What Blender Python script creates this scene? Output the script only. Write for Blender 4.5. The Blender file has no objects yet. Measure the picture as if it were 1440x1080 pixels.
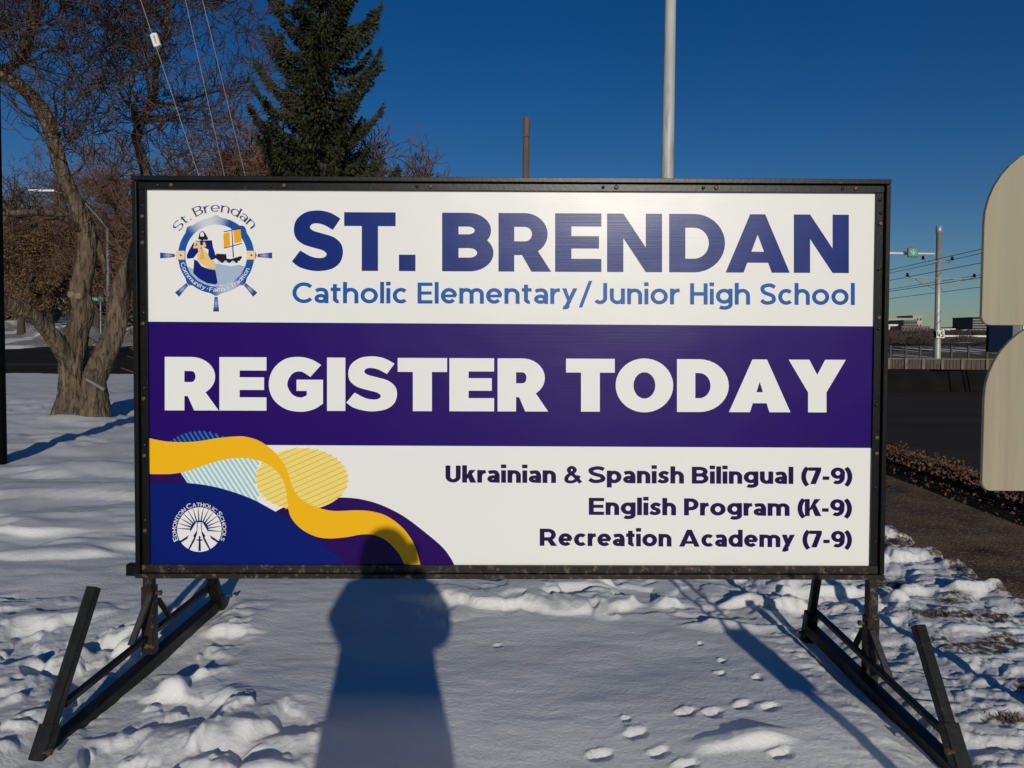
import bpy, math, random
import numpy as np
from mathutils import Vector, Matrix, Quaternion
from mathutils.geometry import tessellate_polygon

rnd = random.Random(7)
SC = bpy.context.scene
COL = SC.collection
R = math.radians

# ---------------------------------------------------------------- camera
FOC, EYE, PITCH, ROLL, SHIFT = 1080.0, 1.5, R(2.0), R(0.37), 32.3
fwd = Vector((0, math.cos(PITCH), -math.sin(PITCH)))
up0 = Vector((0, math.sin(PITCH), math.cos(PITCH)))
rt0 = Vector((1, 0, 0))
crt = rt0 * math.cos(ROLL) + up0 * math.sin(ROLL)
cup = up0 * math.cos(ROLL) - rt0 * math.sin(ROLL)
cam_d = bpy.data.cameras.new('camera')
cam = bpy.data.objects.new('camera', cam_d); COL.objects.link(cam)
m3 = Matrix((crt, cup, -fwd)).transposed()
cam.matrix_world = Matrix.Translation((0, 0, EYE)) @ m3.to_4x4()
cam_d.sensor_width = 36; cam_d.lens = 36 * FOC / 1440
cam_d.shift_y = -SHIFT / 1440
cam_d.clip_start = 0.02; cam_d.clip_end = 4000
SC.camera = cam

# ---------------------------------------------------------------- sky + sun
SUN_EL, SUN_OFF = R(15.75), R(8.4)          # sun behind the camera and to its right
travel = Vector((-math.sin(SUN_OFF) * math.cos(SUN_EL), math.cos(SUN_OFF) * math.cos(SUN_EL), -math.sin(SUN_EL)))
w = bpy.data.worlds.new('World'); SC.world = w; w.use_nodes = True
nt = w.node_tree; bg = nt.nodes['Background']
sky = nt.nodes.new('ShaderNodeTexSky'); sky.sky_type = 'NISHITA'; sky.sun_disc = False
sky.sun_elevation = SUN_EL
tos = -travel
sky.sun_rotation = math.atan2(tos.x, tos.y)
sky.altitude = 600; sky.air_density = 1.0; sky.dust_density = 0.15; sky.ozone_density = 3.2
hs = nt.nodes.new('ShaderNodeHueSaturation'); hs.inputs['Saturation'].default_value = 1.34; hs.inputs['Hue'].default_value = .508
nt.links.new(sky.outputs[0], hs.inputs['Color'])
cm_ = nt.nodes.new('ShaderNodeMix'); cm_.data_type = 'RGBA'; cm_.blend_type = 'MULTIPLY'; cm_.inputs[0].default_value = 1
cm_.inputs[7].default_value = (.90, .99, 1.12, 1)
nt.links.new(hs.outputs[0], cm_.inputs[6]); nt.links.new(cm_.outputs[2], bg.inputs['Color'])
bg.inputs['Strength'].default_value = 0.052
sd = bpy.data.lights.new('sun', 'SUN'); sd.energy = 3.4; sd.angle = R(0.5); sd.color = (1, 0.94, 0.82)
so = bpy.data.objects.new('sun', sd); COL.objects.link(so)
so.rotation_euler = travel.to_track_quat('-Z', 'Y').to_euler(); so.location = (6, -20, 12)
SC.view_settings.view_transform = 'Standard'; SC.view_settings.look = 'None'
SC.view_settings.exposure = -0.35; SC.view_settings.gamma = 1
try: SC.view_settings.use_curve_mapping = False
except Exception: pass

def at(u, v, Y):
    """world point on the sight line through photograph pixel (u, v) at distance Y in front"""
    d = fwd + crt * ((u - 720) / FOC) + cup * (-(v - 540 + SHIFT) / FOC)
    t = Y / d.y
    return Vector((0, 0, EYE)) + d * t

# ---------------------------------------------------------------- noise
def _h(ix, iy, s):
    n = (ix * 374761393 + iy * 668265263 + s * 974634777) & 0xFFFFFFFF
    n = ((n ^ (n >> 13)) * 1274126177) & 0xFFFFFFFF
    return ((n ^ (n >> 16)) & 0xFFFF) / 65535.0
def vnoise(x, y, s=0):
    ix = np.floor(x).astype(np.int64); iy = np.floor(y).astype(np.int64)
    fx = x - ix; fy = y - iy
    fx = fx * fx * fx * (fx * (fx * 6 - 15) + 10); fy = fy * fy * fy * (fy * (fy * 6 - 15) + 10)
    a = _h(ix, iy, s); b = _h(ix + 1, iy, s); c = _h(ix, iy + 1, s); d = _h(ix + 1, iy + 1, s)
    return (a * (1 - fx) + b * fx) * (1 - fy) + (c * (1 - fx) + d * fx) * fy
def fbm(x, y, s=0, o=4):
    r = 0; a = .5; t = 0
    for k in range(o):
        c, sn = math.cos(k * 1.1), math.sin(k * 1.1)
        r = r + a * vnoise(x * c - y * sn + k * 17.3, x * sn + y * c + k * 9.1, s + k); t += a
        a *= .5; x = x * 2.03; y = y * 2.03
    return r / t
def sst(a, b, x):
    t = np.clip((x - a) / (b - a), 0, 1); return t * t * (3 - 2 * t)

# ---------------------------------------------------------------- materials
def mat(name, col, rough=.7, metal=0, var=0.0, scale=8, bump=0.0, bscale=40, dirt=None, dscale=5, dlo=.5, dhi=.6, spec=.5, stretch=(1, 1, 1), bdist=.01):
    m = bpy.data.materials.new(name); m.use_nodes = True
    n = m.node_tree; b = n.nodes['Principled BSDF']
    b.inputs['Base Color'].default_value = (*col, 1); b.inputs['Roughness'].default_value = rough
    b.inputs['Metallic'].default_value = metal; b.inputs['Specular IOR Level'].default_value = spec
    tc = n.nodes.new('ShaderNodeTexCoord'); mp = n.nodes.new('ShaderNodeMapping')
    mp.inputs['Scale'].default_value = stretch
    n.links.new(tc.outputs['Object'], mp.inputs[0])
    out = None
    if var:
        t = n.nodes.new('ShaderNodeTexNoise'); t.inputs['Scale'].default_value = scale; t.inputs['Detail'].default_value = 6
        n.links.new(mp.outputs[0], t.inputs[0])
        r = n.nodes.new('ShaderNodeValToRGB'); r.color_ramp.elements[0].position = .3; r.color_ramp.elements[1].position = .7
        r.color_ramp.elements[0].color = (*[c * (1 - var) for c in col], 1)
        r.color_ramp.elements[1].color = (*[min(1, c * (1 + var)) for c in col], 1)
        n.links.new(t.outputs[0], r.inputs[0]); out = r.outputs[0]
    if dirt:
        t = n.nodes.new('ShaderNodeTexNoise'); t.inputs['Scale'].default_value = dscale; t.inputs['Detail'].default_value = 8
        t.inputs['Roughness'].default_value = .65
        n.links.new(mp.outputs[0], t.inputs[0])
        r = n.nodes.new('ShaderNodeMapRange'); r.inputs[1].default_value = dlo; r.inputs[2].default_value = dhi
        n.links.new(t.outputs[0], r.inputs[0])
        x = n.nodes.new('ShaderNodeMix'); x.data_type = 'RGBA'
        n.links.new(r.outputs[0], x.inputs[0])
        if out: n.links.new(out, x.inputs[6])
        else: x.inputs[6].default_value = (*col, 1)
        x.inputs[7].default_value = (*dirt, 1); out = x.outputs[2]
    if out: n.links.new(out, b.inputs['Base Color'])
    if bump:
        t = n.nodes.new('ShaderNodeTexNoise'); t.inputs['Scale'].default_value = bscale; t.inputs['Detail'].default_value = 8
        n.links.new(mp.outputs[0], t.inputs[0])
        bp = n.nodes.new('ShaderNodeBump'); bp.inputs['Strength'].default_value = bump; bp.inputs['Distance'].default_value = bdist
        n.links.new(t.outputs[0], bp.inputs['Height']); n.links.new(bp.outputs[0], b.inputs['Normal'])
    return m

M = {}
M['frame'] = mat('black_chipped_paint', (.005, .005, .006), .34, 0, .3, 20, .05, 60, spec=.22, dirt=(.07, .055, .04), dscale=38, dlo=.66, dhi=.74)
M['rust'] = mat('rusty_black_steel', (.013, .010, .008), .5, 0, .3, 20, .12, 60, spec=.3, dirt=(.13, .10, .07), dscale=34, dlo=.54, dhi=.68)
M['worn'] = mat('worn_black_steel', (.008, .008, .008), .42, 0, .4, 16, .1, 50, spec=.25, dirt=(.06, .05, .04), dscale=30, dlo=.60, dhi=.74)
M['bolt'] = mat('rusty_bolt', (.07, .05, .037), .5, .3, .4, 60, .3, 90)
M['bolt_dark'] = mat('dark_screw', (.03, .03, .03), .35, .5)
M['bark'] = mat('grey_brown_bark', (.135, .102, .070), .95, 0, .45, 9, 1.0, 13, dirt=(.045, .033, .022), dscale=22, dlo=.48, dhi=.62, stretch=(1, 1, .22), bdist=.11, spec=.15)
M['twig'] = mat('dark_brown_twig', (.078, .052, .038), .85, 0, .3, 3, spec=.2)
M['twig2'] = mat('reddish_brown_twig', (.115, .066, .045), .85, 0, .3, 3, spec=.2)
M['darkbark'] = mat('dark_bark', (.05, .036, .028), .9, 0, .3, 8, .8, 20, stretch=(1, 1, .3))
M['leaf'] = mat('dry_brown_leaf', (.17, .10, .042), .8, 0, .45, 2.5)
M['needle'] = mat('spruce_needle', (.038, .044, .020), .8, 0, .5, 1.5, spec=.2)
M['cut'] = mat('cut_wood', (.20, .14, .085), .8, 0, .3, 30)
M['galv'] = mat('galvanised_steel', (.42, .43, .42), .45, .35, .12, 6, .05, 30)
M['polewhite'] = mat('pale_painted_pole', (.45, .44, .41), .5, 0, .15, 5, dirt=(.22, .21, .19), dscale=9, dlo=.5, dhi=.75, stretch=(1, 1, .15))
M['woodpole'] = mat('weathered_pole_wood', (.12, .08, .055), .9, 0, .3, 6, .6, 20, stretch=(1, 1, .1))
M['wire'] = mat('dark_cable', (.02, .02, .022), .6)
M['guy'] = mat('galvanised_strand', (.26, .26, .25), .6, .2)
M['plastic'] = mat('white_plastic_guard', (.75, .74, .70), .5)
M['asphalt'] = mat('asphalt', (.040, .030, .023), .95, 0, .4, .8, .4, 60, dirt=(.05, .040, .033), dscale=1.3, dlo=.45, dhi=.75, stretch=(.12, 1, 1), spec=.1)
M['asphalt_far'] = mat('shaded_asphalt_snow_dusted', (.018, .016, .015), .95, 0, .3, .4, .4, 30, spec=.1, dirt=(.07, .06, .055), dscale=.7, dlo=.55, dhi=.72, stretch=(.15, 1, 1))  # near-black base stands in for shade over the far road; paler streaks on top
M['dirtwalk'] = mat('gritty_footpath', (.135, .083, .046), .95, 0, .6, 2.2, 1.0, 55, dirt=(.26, .215, .165), dscale=38, dlo=.52, dhi=.66, spec=.15, bdist=.02)
M['verge_dark'] = mat('near_black_verge', (.016, .011, .008), .95, 0, .4, 5, .8, 40, spec=.05)
M['board'] = mat('beige_plywood', (.37, .325, .225), .75, 0, .12, 5, .15, 30, dirt=(.28, .24, .165), dscale=14, dlo=.48, dhi=.75, stretch=(1, 1, .06))
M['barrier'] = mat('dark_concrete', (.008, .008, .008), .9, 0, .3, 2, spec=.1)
M['fencewood'] = mat('weathered_fence', (.085, .068, .052), .9, 0, .3, 6, stretch=(6, 1, .5))
M['fencepost'] = mat('pale_fence_post', (.17, .14, .11), .85, 0, .2, 8)
M['slope'] = mat('dry_grass_slope', (.12, .085, .060), .95, 0, .4, .06, dirt=(.035, .027, .022), dscale=.09, dlo=.45, dhi=.6)
M['bush'] = mat('far_bushes', (.045, .034, .030), .95, 0, .4, .5)
M['white'] = mat('white_paint', (.72, .71, .68), .6)
M['offwhite'] = mat('cream_concrete', (.42, .38, .30), .8, 0, .1, .3)
M['brickred'] = mat('red_brown_brick', (.22, .12, .085), .85, 0, .2, .3)
M['pane'] = mat('dark_window_glass', (.03, .035, .045), .15, spec=.8)
M['blueglass'] = mat('dark_blue_cladding', (.004, .010, .034), .8, 0, .4, .5, spec=.08)
M['grey'] = mat('grey_metal', (.13, .14, .15), .6)
M['glassy'] = mat('dark_office_glass', (.02, .03, .045), .5, spec=.2)
M['black'] = mat('black_plastic', (.01, .01, .01), .5)
M['green'] = mat('green_sign_sheet', (.0, .16, .09), .5)
M['coat'] = mat('dark_winter_coat', (.02, .022, .03), .8, 0, .2, 10)
M['skin'] = mat('skin', (.45, .27, .20), .55)
M['hair'] = mat('dark_hair', (.03, .02, .015), .6)
M['carpaint'] = mat('dark_car_paint', (.02, .022, .026), .25, .3)
M['tyre'] = mat('tyre_rubber', (.015, .015, .015), .8)

def emit(name, col, st):
    m = bpy.data.materials.new(name); m.use_nodes = True; b = m.node_tree.nodes['Principled BSDF']
    b.inputs['Base Color'].default_value = (*col, 1); b.inputs['Emission Color'].default_value = (*col, 1); b.inputs['Emission Strength'].default_value = st
    return m
M['arrow'] = emit('green_arrow_lamp', (.05, .75, .35), .3)

def snow_mat():
    m = bpy.data.materials.new('snow'); m.use_nodes = True; n = m.node_tree; b = n.nodes['Principled BSDF']
    b.inputs['Roughness'].default_value = .65; b.inputs['Specular IOR Level'].default_value = .35
    tc = n.nodes.new('ShaderNodeTexCoord')
    def noise(s, d, stretch=None):
        t = n.nodes.new('ShaderNodeTexNoise'); t.inputs['Scale'].default_value = s; t.inputs['Detail'].default_value = d
        t.inputs['Roughness'].default_value = .6
        if stretch:
            mp = n.nodes.new('ShaderNodeMapping'); mp.inputs['Scale'].default_value = stretch
            n.links.new(tc.outputs['Object'], mp.inputs[0]); n.links.new(mp.outputs[0], t.inputs[0])
        else: n.links.new(tc.outputs['Object'], t.inputs[0])
        return t
    a = noise(1.2, 5)
    r = n.nodes.new('ShaderNodeValToRGB'); r.color_ramp.elements[0].color = (.69, .69, .69, 1); r.color_ramp.elements[1].color = (.80, .80, .79, 1)
    r.color_ramp.elements[0].position = .35; r.color_ramp.elements[1].position = .6
    n.links.new(a.outputs[0], r.inputs[0])
    # dirt attribute painted per vertex where the trampled verge carries soil and grass
    at_ = n.nodes.new('ShaderNodeAttribute'); at_.attribute_name = 'dirt'
    d2 = noise(26, 8)
    mu = n.nodes.new('ShaderNodeMath'); mu.operation = 'MULTIPLY_ADD'; mu.inputs[1].default_value = 1.0; 
    n.links.new(at_.outputs['Fac'], mu.inputs[0]); n.links.new(d2.outputs[0], mu.inputs[2])
    mr = n.nodes.new('ShaderNodeMapRange'); mr.inputs[1].default_value = .98; mr.inputs[2].default_value = 1.16
    n.links.new(mu.outputs[0], mr.inputs[0])
    x = n.nodes.new('ShaderNodeMix'); x.data_type = 'RGBA'; x.inputs[7].default_value = (.11, .08, .055, 1)
    n.links.new(mr.outputs[0], x.inputs[0]); n.links.new(r.outputs[0], x.inputs[6]); n.links.new(x.outputs[2], b.inputs['Base Color'])
    f1 = noise(60, 9); f2 = noise(420, 3)
    ad = n.nodes.new('ShaderNodeMath'); ad.operation = 'MULTIPLY_ADD'; ad.inputs[1].default_value = .22
    n.links.new(f2.outputs[0], ad.inputs[0]); n.links.new(f1.outputs[0], ad.inputs[2])
    bp = n.nodes.new('ShaderNodeBump'); bp.inputs['Strength'].default_value = .7; bp.inputs['Distance'].default_value = .006
    n.links.new(ad.outputs[0], bp.inputs['Height']); n.links.new(bp.outputs[0], b.inputs['Normal'])
    b.inputs['Subsurface Weight'].default_value = 0.0
    return m
M['snow'] = snow_mat()

def print_mat():
    m = bpy.data.materials.new('printed_gloss_vinyl'); m.use_nodes = True; n = m.node_tree; b = n.nodes['Principled BSDF']
    at_ = n.nodes.new('ShaderNodeAttribute'); at_.attribute_name = 'ink'
    n.links.new(at_.outputs['Color'], b.inputs['Base Color'])
    b.inputs['Roughness'].default_value = .30; b.inputs['Specular IOR Level'].default_value = .19
    tc = n.nodes.new('ShaderNodeTexCoord')
    def bump(scale, stretch, strength, prev=None, detail=3, dist=.002):
        mp = n.nodes.new('ShaderNodeMapping'); mp.inputs['Scale'].default_value = stretch
        n.links.new(tc.outputs['Object'], mp.inputs[0])
        t = n.nodes.new('ShaderNodeTexNoise'); t.inputs['Scale'].default_value = scale; t.inputs['Detail'].default_value = detail
        n.links.new(mp.outputs[0], t.inputs[0])
        bp = n.nodes.new('ShaderNodeBump'); bp.inputs['Strength'].default_value = strength; bp.inputs['Distance'].default_value = dist
        n.links.new(t.outputs[0], bp.inputs['Height'])
        if prev: n.links.new(prev.outputs[0], bp.inputs['Normal'])
        return bp
    a = bump(2.2, (1, 1, 1), .25, None, 2, .02)
    c = bump(150, (.02, 1, 1), .12, a, 2, .0014)
    d = bump(60, (1, 1, 1), .10, c, 2, .001)
    n.links.new(d.outputs[0], b.inputs['Normal'])
    return m
M['print'] = print_mat()

# ---------------------------------------------------------------- object helpers
def link(name, me, parent=None, ms=None):
    o = bpy.data.objects.new(name, me); COL.objects.link(o)
    if parent is not None: o.parent = parent
    if ms is not None and me is not None:
        for q in (ms if isinstance(ms, (list, tuple)) else [ms]): me.materials.append(q)
    return o
def tag(o, label=None, cat=None, group=None, kind=None):
    if label: o['label'] = label
    if cat: o['category'] = cat
    if group: o['group'] = group
    if kind: o['kind'] = kind
    return o
def thing(name, label, cat, loc=(0, 0, 0), group=None):
    o = bpy.data.objects.new(name, None); COL.objects.link(o); o.location = loc; o.empty_display_size = .1
    return tag(o, label, cat, group)
class MB:
    def __init__(s): s.v = []; s.f = []
    def poly(s, pts): 
        k = len(s.v); s.v += [tuple(p) for p in pts]; s.f.append(tuple(range(k, k + len(pts)))); return s
    def hexa(s, p):     # 8 corners: bottom 4 ccw, top 4 ccw
        k = len(s.v); s.v += [tuple(q) for q in p]
        for a in ((3, 2, 1, 0), (4, 5, 6, 7), (0, 1, 5, 4), (1, 2, 6, 5), (2, 3, 7, 6), (3, 0, 4, 7)): s.f.append(tuple(k + i for i in a))
        return s
    def box(s, x0, y0, z0, x1, y1, z1):
        return s.hexa([(x0, y0, z0), (x1, y0, z0), (x1, y1, z0), (x0, y1, z0), (x0, y0, z1), (x1, y0, z1), (x1, y1, z1), (x0, y1, z1)])
    def bar(s, a, b, w, h, upv=(0, 0, 1), ch=0):
        a, b = Vector(a), Vector(b); d = (b - a).normalized(); side = d.cross(Vector(upv))
        if side.length < 1e-4: side = d.cross(Vector((0, 1, 0)))
        side.normalize(); u = side.cross(d)
        if not ch:
            c = [(-w / 2, -h / 2), (w / 2, -h / 2), (w / 2, h / 2), (-w / 2, h / 2)]
        else:
            c = []
            for sx, sy, o in ((-1, -1, 0), (1, -1, 1), (1, 1, 0), (-1, 1, 1)):
                p1 = (sx * w / 2, sy * (h / 2 - ch)); p2 = (sx * (w / 2 - ch), sy * h / 2)
                c += [p1, p2] if o == 0 else [p2, p1]
        k = len(s.v); n = len(c)
        for q in (a, b): s.v += [tuple(q + side * x + u * y) for x, y in c]
        for i in range(n): s.f.append((k + i, k + (i + 1) % n, k + n + (i + 1) % n, k + n + i))
        s.f.append(tuple(k + i for i in range(n))[::-1]); s.f.append(tuple(k + n + i for i in range(n)))
        return s
    def tube(s, pts, rad, n=6, cap=True, wob=None):
        pts = [Vector(p) for p in pts]; k0 = len(s.v); u = None
        for i, p in enumerate(pts):
            d = (pts[min(i + 1, len(pts) - 1)] - pts[max(i - 1, 0)])
            if d.length < 1e-9: d = Vector((0, 0, 1))
            d.normalize()
            if u is None:
                u = d.cross(Vector((0, 1, 0.01))); 
                if u.length < 1e-3: u = d.cross(Vector((1, 0, 0)))
            u = (u - d * u.dot(d)).normalized(); v = d.cross(u)
            r = rad[i] if hasattr(rad, '__len__') else rad
            for j in range(n):
                a = 2 * math.pi * j / n; rr = r if wob is None else r * wob(i, j, n)
                s.v.append(tuple(p + u * (math.cos(a) * rr) + v * (math.sin(a) * rr)))
        m = len(pts)
        for i in range(m - 1):
            for j in range(n):
                a = k0 + i * n + j; b = k0 + i * n + (j + 1) % n
                s.f.append((a, b, b + n, a + n))
        if cap and n > 3:
            s.f.append(tuple(k0 + j for j in range(n))[::-1]); s.f.append(tuple(k0 + (m - 1) * n + j for j in range(n)))
        return s
    def sphere(s, c, rx, ry=None, rz=None, nu=12, nv=8):
        ry = ry or rx; rz = rz or rx; k = len(s.v)
        for i in range(nv + 1):
            t = math.pi * i / nv
            for j in range(nu):
                a = 2 * math.pi * j / nu
                s.v.append((c[0] + rx * math.sin(t) * math.cos(a), c[1] + ry * math.sin(t) * math.sin(a), c[2] + rz * math.cos(t)))
        for i in range(nv):
            for j in range(nu): s.f.append((k + i * nu + j, k + (i + 1) * nu + j, k + (i + 1) * nu + (j + 1) % nu, k + i * nu + (j + 1) % nu))
        return s
    def mesh(s, name, smooth=False):
        me = bpy.data.meshes.new(name); me.from_pydata(s.v, [], s.f)
        if smooth: me.polygons.foreach_set('use_smooth', [True] * len(me.polygons))
        me.update(); return me
    def build(s, name, m, parent=None, smooth=False, bevel=0):
        o = link(name, s.mesh(name, smooth), parent, m)
        if bevel:
            b = o.modifiers.new('bevel', 'BEVEL'); b.width = bevel; b.segments = 2; b.limit_method = 'ANGLE'
        return o
def grid_mesh(name, X, Y, Z, attrs=None, wrap=False):
    ny, nx = X.shape
    v = np.stack([X, Y, Z], -1).reshape(-1, 3).astype(np.float32)
    jj = np.arange(nx if wrap else nx - 1); ii = np.arange(ny - 1)
    I, J = np.meshgrid(ii, jj, indexing='ij'); J2 = (J + 1) % nx
    q = np.stack([I * nx + J, I * nx + J2, (I + 1) * nx + J2, (I + 1) * nx + J], -1).reshape(-1, 4)
    me = bpy.data.meshes.new(name)
    me.vertices.add(len(v)); me.vertices.foreach_set('co', v.ravel())
    me.loops.add(q.size); me.loops.foreach_set('vertex_index', q.ravel().astype(np.int32))
    me.polygons.add(len(q)); me.polygons.foreach_set('loop_start', (np.arange(len(q)) * 4).astype(np.int32))
    me.polygons.foreach_set('use_smooth', np.ones(len(q), dtype=bool))
    me.update(calc_edges=True)
    for k, a in (attrs or {}).items():
        t = me.attributes.new(k, 'FLOAT', 'POINT'); t.data.foreach_set('value', a.ravel().astype(np.float32))
    return me

# ================================================================ GROUND
def rise(x, y):
    return sst(30, 62, y) * 1.85 * (1 - sst(2, 8, x)) + sst(70, 300, y) * 1.0
foot = [(845, 1057, .055, .022), (893, 1029, .06, .022), (965, 1003, .05, .02), (1003, 1003, .05, .02), (1045, 993, .05, .02), (1083, 996, .05, .022),
        (927, 1057, .05, .02), (965, 1075, .06, .02), (1012, 948, .025, .012), (1065, 955, .03, .015), (880, 1010, .02, .01), (1100, 1062, .05, .02),
        (700, 905, .02, .012), (985, 905, .02, .012), (1015, 930, .018, .012)]
def snow_h(x, y):
    n = fbm(x * .7, y * .7, 1, 3) - .5
    h = .045 * n + .012 * (fbm(x * 2.5, y * 4.5, 5, 3) - .5)
    h += .02 * sst(-1.15, -1.7, x) * (1 - sst(6, 14, y))
    # trampled snow to the left, heaped crusts near the camera, choppy verge to the right
    wx = x + .10 * (fbm(x * 3, y * 3, 40, 2) - .5) * 2; wy = y + .10 * (fbm(x * 3, y * 3, 50, 2) - .5) * 2
    lm = np.maximum(sst(-.62, -.95, x + .25 * (vnoise(x * 1.5, y * 1.5, 9) - .5)) * (1 - sst(2.95, 3.2, y + .35 * (x + 1))), sst(-1.18, -1.45, x) * (1 - sst(3.9, 4.6, y + .4 * vnoise(x * 2, y * 2, 8))))
    lm = np.clip(lm, 0, 1)
    big = fbm(wx * 3.0, wy * 3.0, 11, 3); mid = fbm(wx * 7.5, wy * 7.5, 21, 3); fine = fbm(wx * 19, wy * 19, 31, 3)
    sk_ = 1 - .8 * np.maximum(np.exp(-((x - 1.525) / .10) ** 4), np.exp(-((x + 1.62) / .12) ** 4)) * sst(2.2, 2.5, y) * (1 - sst(4.0, 4.3, y))
    xf = fbm(x * 48, y * 48, 33, 2); mid2 = fbm(wx * 5, wy * 9, 23, 3); fine2 = fbm(wx * 14, wy * 26, 35, 3)
    h += lm * sk_ * (.060 * (sst(.42, .57, big) - .5) + .024 * (sst(.43, .57, mid) - .5) + .012 * (fine - .5) + .004 * (xf - .5))
    rm = sst(1.05, 1.5, x + .3 * (vnoise(x * 2, y * 2, 3) - .5)) * (1 - sst(7.5, 10, y))
    h += rm * sk_ * (.018 * (sst(.42, .58, big) - .5) + .010 * (sst(.42, .58, mid2) - .5) + .008 * (sst(.40, .58, fine2) - .5) + .004 * (xf - .5))
    h += -.045 * (1 - sk_)
    # crust patches and drifts behind the sign
    bm = sst(4.05, 4.25, y + .3 * vnoise(x * 1.7, y, 6)) * (1 - sst(6.5, 8, y)) * sst(-.75, -.4, x)
    h += bm * (.05 * sst(.53, .62, fbm(wx * 2.2, wy * 4.2, 61, 3)) + .015 * (sst(.4, .6, mid) - .5))
    h += .06 * np.exp(-(((x + 7.75) / .9) ** 2 + ((y - 13.2) / .7) ** 2))
    # front-left heap and wind drifts on the lawn
    h += .05 * np.exp(-(((x + .95) / .38) ** 2 + ((y - 2.78) / .10) ** 2)) * (1 + .6 * (mid - .5))
    h += .045 * sst(.48, .60, fbm(x * .7, y * 1.7, 71, 3)) * sst(-1.4, -2.2, x) * (1 - sst(14, 20, y)) * sst(4, 5, y)
    h += .060 * (fbm(x * 1.3, y * 2.4, 72, 3) - .5) * sst(-1.2, -2, x) * sst(4, 5, y) * (1 - sst(16, 22, y))
    # ridges of settled snow, centre lawn: faint
    h += .004 * (fbm(x * 9, y * 22, 81, 3) - .5) * (1 - lm)
    fw1 = fbm(x * 30, y * 30, 131, 3) * 2; fw2 = fbm(x * 30, y * 30, 141, 3) * 2; fw1 = fw1 - .5; fw2 = fw2 - .5
    for (u, v, lx, ly) in foot:
        p = at(u, v, 3.0); t = EYE / (EYE - p.z); fx, fy = p.x * t, 3.0 * t
        c, s = math.cos(.5), math.sin(.5)
        dx, dy = x - fx + .016 * (fw1 - .5), y - fy + .016 * (fw2 - .5)
        lx *= .8; ly *= .8; a = (dx * c + dy * s) / lx; b = (-dx * s + dy * c) / (ly * 1.6)
        e = np.exp(-(a * a + b * b) ** 2.5)
        h += -.020 * e + .012 * np.exp(-(((dx * c + dy * s) / lx) ** 2 + ((-dx * s + dy * c - ly * 1.4) / (ly * .9)) ** 2))
    # the big broken slab of crust at the lower right
    p = at(1045, 1048, 3.0); t = EYE / (EYE - p.z); fx, fy = p.x * t, 3.0 * t
    dx, dy = x - fx, y - fy
    h += .034 * np.exp(-((dx / .17) ** 4 + ((dy - .02 - .2 * dx) / .045) ** 4)) * (.8 + .8 * (mid - .3))
    h += rise(x, y)
    # far snowbank beside the far road
    h += (sst(47, 50, y) * (1 - sst(60, 66, y))) * (1 - sst(-2, 2, x)) * (.5 * sst(.45, .7, fbm(x * .45, y * .35, 91, 3)))
    # hollows under the footpath, road and yard
    edge = 2.93 + .10 * (fbm(x * 3, y * 3, 99, 3) - .5) * 2
    k = sst(-.03, .07, x - edge) * (1 - sst(60, 70, y))
    h = h * (1 - k) + k * (-.26)
    en_ = 1.6 * (fbm(x * .5, y * .3, 151, 3) - .5); rd = (sst(27.4, 27.9, y + en_ * .6) * (1 - sst(43.2, 44.2, y + en_ * 2.5))) * (1 - sst(2, 2.9, x))
    h -= rd * .22
    # sidewalk-side lip of ploughed snow
    h += .02 * np.exp(-((x - edge + .09) / .05) ** 2) * sst(.42, .6, fbm(x * 5, y * 3, 102, 3)) * (1 - sst(9, 12, y))
    # beyond the right-hand barrier the land drops into the valley
    h -= 6.0 * sst(36, 60, y) * sst(6, 12, x)
    return h
def snow_dirt(x, y):
    d = sst(1.35, 2.3, x) * (1 - sst(8, 10, y)) * (.28 + .36 * sst(.5, .65, fbm(x * 1.6, y * 2.2, 111, 3)))
    d += .42 * np.exp(-((x - 2.90) / .10) ** 2)
    for (u, v, s) in ((1310, 865, .10), (1345, 845, .08), (1418, 1015, .05), (1250, 820, .15), (1400, 870, .12)):
        p = at(u, v, 3.0); t = EYE / (EYE - p.z)
        d += .40 * np.exp(-(((x - p.x * t) / (s * 1.6)) ** 2 + ((y - 3 * t) / s) ** 2))
    d += .55 * np.exp(-(((x + 7.9) / .35) ** 2 + ((y - 13.1) / .25) ** 2))     # bare soil by the trunk
    d += sst(42.5, 43.5, y) * sst(.32, .46, fbm(x * .5, y * .22, 121, 3)) * .62
    return np.clip(d, 0, .66)
ang = np.concatenate([np.linspace(-math.pi, -R(42), 60, endpoint=False), np.linspace(-R(42), R(42), 860, endpoint=False), np.linspace(R(42), math.pi, 60, endpoint=False)])
rad = np.concatenate([np.array([.02]), np.geomspace(.3, 2.2, 60, endpoint=False), np.geomspace(2.2, 7.5, 360, endpoint=False), np.geomspace(7.5, 70, 190, endpoint=False), np.geomspace(70, 2500, 40)])
A, RR = np.meshgrid(ang, rad); GX = RR * np.sin(A); GY = RR * np.cos(A)
g = link('snowy_ground', grid_mesh('snowy_ground', GX, GY, snow_h(GX, GY), {'dirt': snow_dirt(GX, GY)}, wrap=True), None, M['snow'])
tag(g, kind='structure')
def gz(x, y): return float(snow_h(np.array([float(x)]), np.array([float(y)]))[0])

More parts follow.
